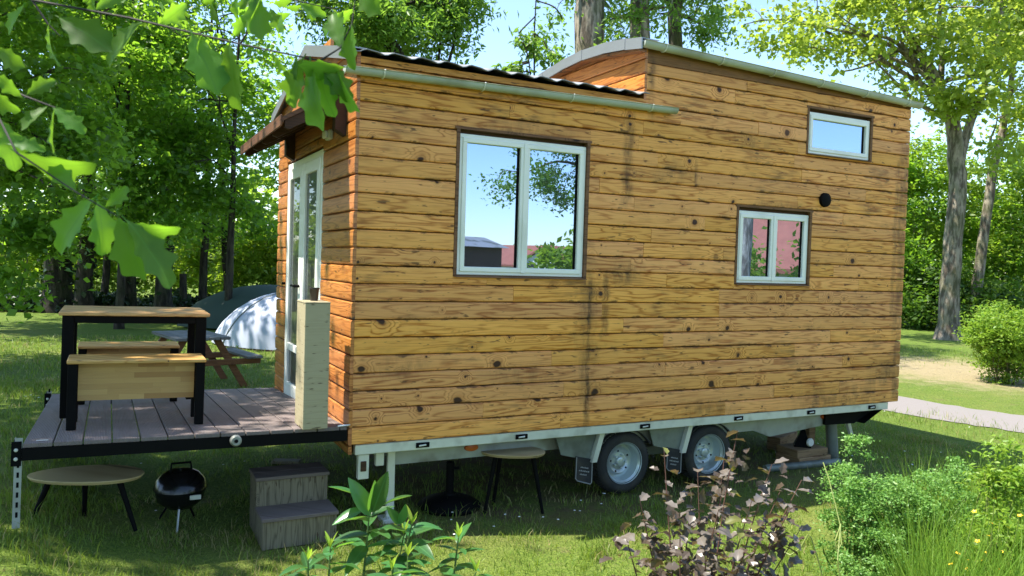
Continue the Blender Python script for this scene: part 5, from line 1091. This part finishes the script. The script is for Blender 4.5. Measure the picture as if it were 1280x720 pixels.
shrub('fine_leaved_shrub', 'feathery blue green shrub with tiny leaves before the house end', b, [bl(1090, 640, 4.2, b, .30, .25, .20), bl(1070, 600, 4.3, b, .16, .16, .14), bl(1130, 640, 4.3, b, .26, .25, .22), bl(1170, 630, 4.2, b, .22, .2, .2), bl(1105, 700, 4.1, b, .36, .3, .2), bl(1075, 560, 4.3, b, .08, .08, .07), bl(1195, 590, 4.4, b, .09, .08, .12), bl(1180, 700, 4.1, b, .25, .25, .2)], M['lf_jun'], 701, 420, 42000, 0.015, 0.028, 110, None, stemm=M['stemgreen'], aspect=0.6)
# upright yellow-green perennial at the right edge, buttercups and tall grass
b = gp(1240, 4.0)
shrub('yellow_perennial', 'upright yellow green plant with bronze shoot tips at the right edge', b, [bl(1248, 560, 4, b, .07, .07, .09), bl(1242, 600, 4, b, .09, .09, .1), bl(1275, 610, 3.9, b, .10, .1, .14), bl(1265, 660, 3.9, b, .18, .15, .14), bl(1225, 680, 3.8, b, .16, .15, .12), bl(1280, 700, 3.8, b, .22, .2, .2)], M['lf_yel'], 702, 170, 6500, 0.028, 0.04, 40, None, 'plant', stemm=M['stemyg'], aspect=0.45)
rng = np.random.default_rng(12)
n = 5200; q = np.array([onz(rng.uniform(1130, 1330), rng.uniform(700, 960), G) for _ in range(n)])
hh = rng.uniform(0.35, 0.85, n)
o = blades('tall_grass', q[:, 0], q[:, 1], hh, rng.uniform(0.006, 0.011, n), 0.35, M['tallblade'], rng); struct(o, 'stuff'); o['label'] = 'tall bright grass in the lower right corner'
FLOW = MB()
for k in range(5):
    a = 2*math.pi*k/5; c, s = math.cos(a), math.sin(a); bi = len(FLOW.v)
    FLOW.v += [(0, 0, 0), (c*.5-s*.38, s*.5+c*.38, .25), (c*1.0, s*1.0, .35), (c*.5+s*.38, s*.5-c*.38, .25)]; FLOW.f += [[bi, bi+1, bi+2, bi+3]]
FLOW = FLOW.mesh('flower', M['petal'])
def buttercup(label, px, py, dp, fl, seed):
    rr = random.Random(seed); b0 = at(px, 330, dp); base = Vector((b0[0], b0[1], gz(b0[0], b0[1]))); T = thing('buttercup', label, 'flower', tuple(base), (0, 0, 0), 'yellow flowers in the lower right corner'); m = MB()
    for (fx, fy) in fl:
        top = Vector(at(fx, fy, dp+rr.uniform(-.15, .15))); mid = base.lerp(top, .5)+Vector((rr.uniform(-.03, .03), rr.uniform(-.03, .03), 0)); m.tube([p-base for p in (base, mid, top)], [.003, .0025, .0015], 5)
        o = link('flower', FLOW, T, top-base, (rr.uniform(-.6, .3), rr.uniform(-.5, .5), rr.uniform(0, 3)), None); s = rr.uniform(.010, .015); o.scale = (s, s, s)
    m.obj('stem', M['stemyg'], T)
buttercup('buttercup plant with its open yellow flowers nearest the right edge', 1262, 700, 3.7, [(1275, 645), (1270, 682), (1260, 660), (1278, 700), (1252, 690), (1240, 655), (1243, 624)], 1)
buttercup('buttercup plant with yellow flowers at the bottom left of the tall grass', 1205, 700, 3.6, [(1222, 677), (1197, 692), (1210, 700), (1225, 702), (1208, 712), (1188, 706), (1218, 640)], 2)
buttercup('buttercup plant with yellow flowers in the middle of the tall grass', 1245, 700, 3.6, [(1235, 670), (1250, 650), (1248, 712), (1230, 690), (1262, 700), (1270, 716)], 3)
# bent yellow-green stem with tendril loops
o = MB().tube([at(*p) for p in ((1029, 578, 4.0), (1036, 598, 3.95), (1044, 630, 3.9), (1050, 655, 3.85), (1052, 680, 3.8), (1046, 690, 3.78), (1044, 675, 3.78), (1051, 655, 3.8), (1047, 700, 3.7), (1052, 740, 3.7), (1054, 1000, 3.75))], 0.0028, 6).obj('curling_stem', M['stemyg'], None, True); tag(o, 'thin yellow green stem curling up before the jack', 'stem')
o = MB().tube([at(*p) for p in ((980, 690, 3.6), (988, 694, 3.58), (1000, 686, 3.56), (1010, 668, 3.55), (1014, 672, 3.55), (1024, 705, 3.55), (1032, 740, 3.55), (1040, 1040, 3.6))], 0.0035, 6).obj('curling_stem', M['stemyg'], None, True); tag(o, 'short pale hooked stem right of the purple bush', 'stem')

# ---------------------------------------------------------------- what the windows mirror, behind the camera
def mir(px, py, extra):
    # point seen in the facade plane (y = 0) at the pixel, then carried on `extra` metres after the bounce
    d = ray(px, py); t = -CAM[1]/d[1]; h = CAM+d*t; d = d/np.linalg.norm(d); return np.array([h[0]+d[0]*extra, -d[1]*extra, h[2]+d[2]*extra])
def cottage(label, p, w, dpt, wall, ridge, rz):
    T = thing('cottage', label, 'house', (p[0], p[1], G), (0, 0, rz), 'cottages across the campsite')
    MB().prism([(-w/2, -dpt/2, 0), (w/2, -dpt/2, 0), (w/2, -dpt/2, wall), (0, -dpt/2, ridge), (-w/2, -dpt/2, wall)], (0, dpt, 0)).obj('wall', M['plaster'], T)
    r = MB()
    for s in (-1, 1): r.prism([(s*(w/2+0.4), -dpt/2-0.3, wall-0.25), (0, -dpt/2-0.3, ridge+0.12), (0, -dpt/2-0.3, ridge+0.3), (s*(w/2+0.4), -dpt/2-0.3, wall-0.05)], (0, dpt+0.6, 0))
    r.obj('roof', M['tiles'], T)
    for x in (-w*0.25, w*0.25): MB().box(x-0.4, x+0.4, -dpt/2-0.03, -dpt/2-0.002, 0.9, 1.9).obj('window', M['darkglass'], T); MB().box(x-0.4, x+0.4, dpt/2+0.002, dpt/2+0.03, 0.9, 1.9).obj('window', M['darkglass'], T)
p = mir(700, 330, 74); cottage('white gabled cottage with a red tiled roof mirrored in the large window', p, 6, 7, 1.6, 3.4, 0.95)
p = mir(662, 330, 75); cottage('low cottage with long red roof mirrored left in the large window', p, 5, 6, 1.7, 3.4, 2.3)
p = mir(1010, 330, 29); cottage('red roofed house mirrored in the small window', p, 8, 11, 2.0, 5.6, -0.75)
p = mir(572, 330, 22); T = thing('shed', 'brown board shed mirrored at the left of the large window', 'shed', (p[0], p[1], G), (0, 0, -0.1)); MB().box(-2.6, 0.9, -1.5, 1.5, 0, 2.35).obj('wall', M['shed'], T); MB().prism([(-2.8, -1.7, 2.36), (-2.8, 1.7, 2.36), (-2.8, 0, 2.75)], (3.9, 0, 0)).obj('roof', M['roofm'], T)
p = mir(650, 330, 34); T = thing('parked_car', 'silver car mirrored low in the large window', 'car', (p[0], p[1], G), (0, 0, 0.4))
MB().prism([(-2.1, -.85, .3), (2.1, -.85, .3), (2.15, -.85, .75), (1.2, -.85, .9), (.6, -.85, 1.4), (-1.3, -.85, 1.42), (-2.0, -.85, .9)], (0, 1.7, 0)).obj('body', M['carpaint'], T)
MB().prism([(1.12, -.86, .92), (.57, -.86, 1.34), (-1.2, -.86, 1.36), (-1.8, -.86, .93)], (0, 1.72, 0)).obj('side_window', M['darkglass'], T)
for x in (-1.3, 1.3):
    for y in (-.86, .66): MB().lathe([(0.0, 0), (.31, 0), (.31, .2), (0, .2)], (x, y, .31), 'y', 20).obj('wheel', M['rubber'], T)
hp = mir(975, 330, 11.5); rz = 0.78
shrub('garden_hedge', 'leafy green hedge mirrored in the small window', (hp[0], hp[1], G), [(-3, -3, 1.35, 1.6, 1.2, 1.5), (-1, -1, 1.35, 1.5, 1.1, 1.5), (1, 1, 1.35, 1.5, 1.1, 1.5), (3, 3, 1.35, 1.6, 1.2, 1.5)], M['lf_bright'], 801, 220, 22000, 0.17, 0.25, 14, None, 'hedge')
tp = mir(929, 330, 8.0)
tree('plane_tree', 'pale barked tree mirrored at the left of the small window', (tp[0], tp[1], G), [(0, 0, 0, .20), (.0, 0, 2.5, .17), (0.1, 0, 5, .13), (.2, 0, 8, .05)], [(0, 0, 7.5, 1.6, 1.6, 1.2)], M['lf_ash'], M['bark_pale'], 802, 30, 2500, .12, .3, 5, 10)
tp = mir(722, 330, 23)
tree('birch_tree', 'airy tree mirrored at the right of the large window', (tp[0], tp[1], G), [(0, 0, 0, .2), (0, 0, 4, .16), (0.1, 0, 7, .1), (.2, 0, 11, .03)], [(-.6, 0, 4.6, 1.2, 1.2, .7), (-1.6, -.5, 5.0, 1.3, 1.3, .8), (0.4, 0.3, 6.6, 2.2, 2.2, 1.2), (-2.8, -.6, 4.6, .8, .8, .5), (0.9, .5, 4.8, 1.2, 1.2, .9), (-.8, -.2, 6.4, 1.6, 1.6, .8)], M['lf_ash'], M['bark_brown'], 803, 90, 9000, .14, .3, 12, 30)
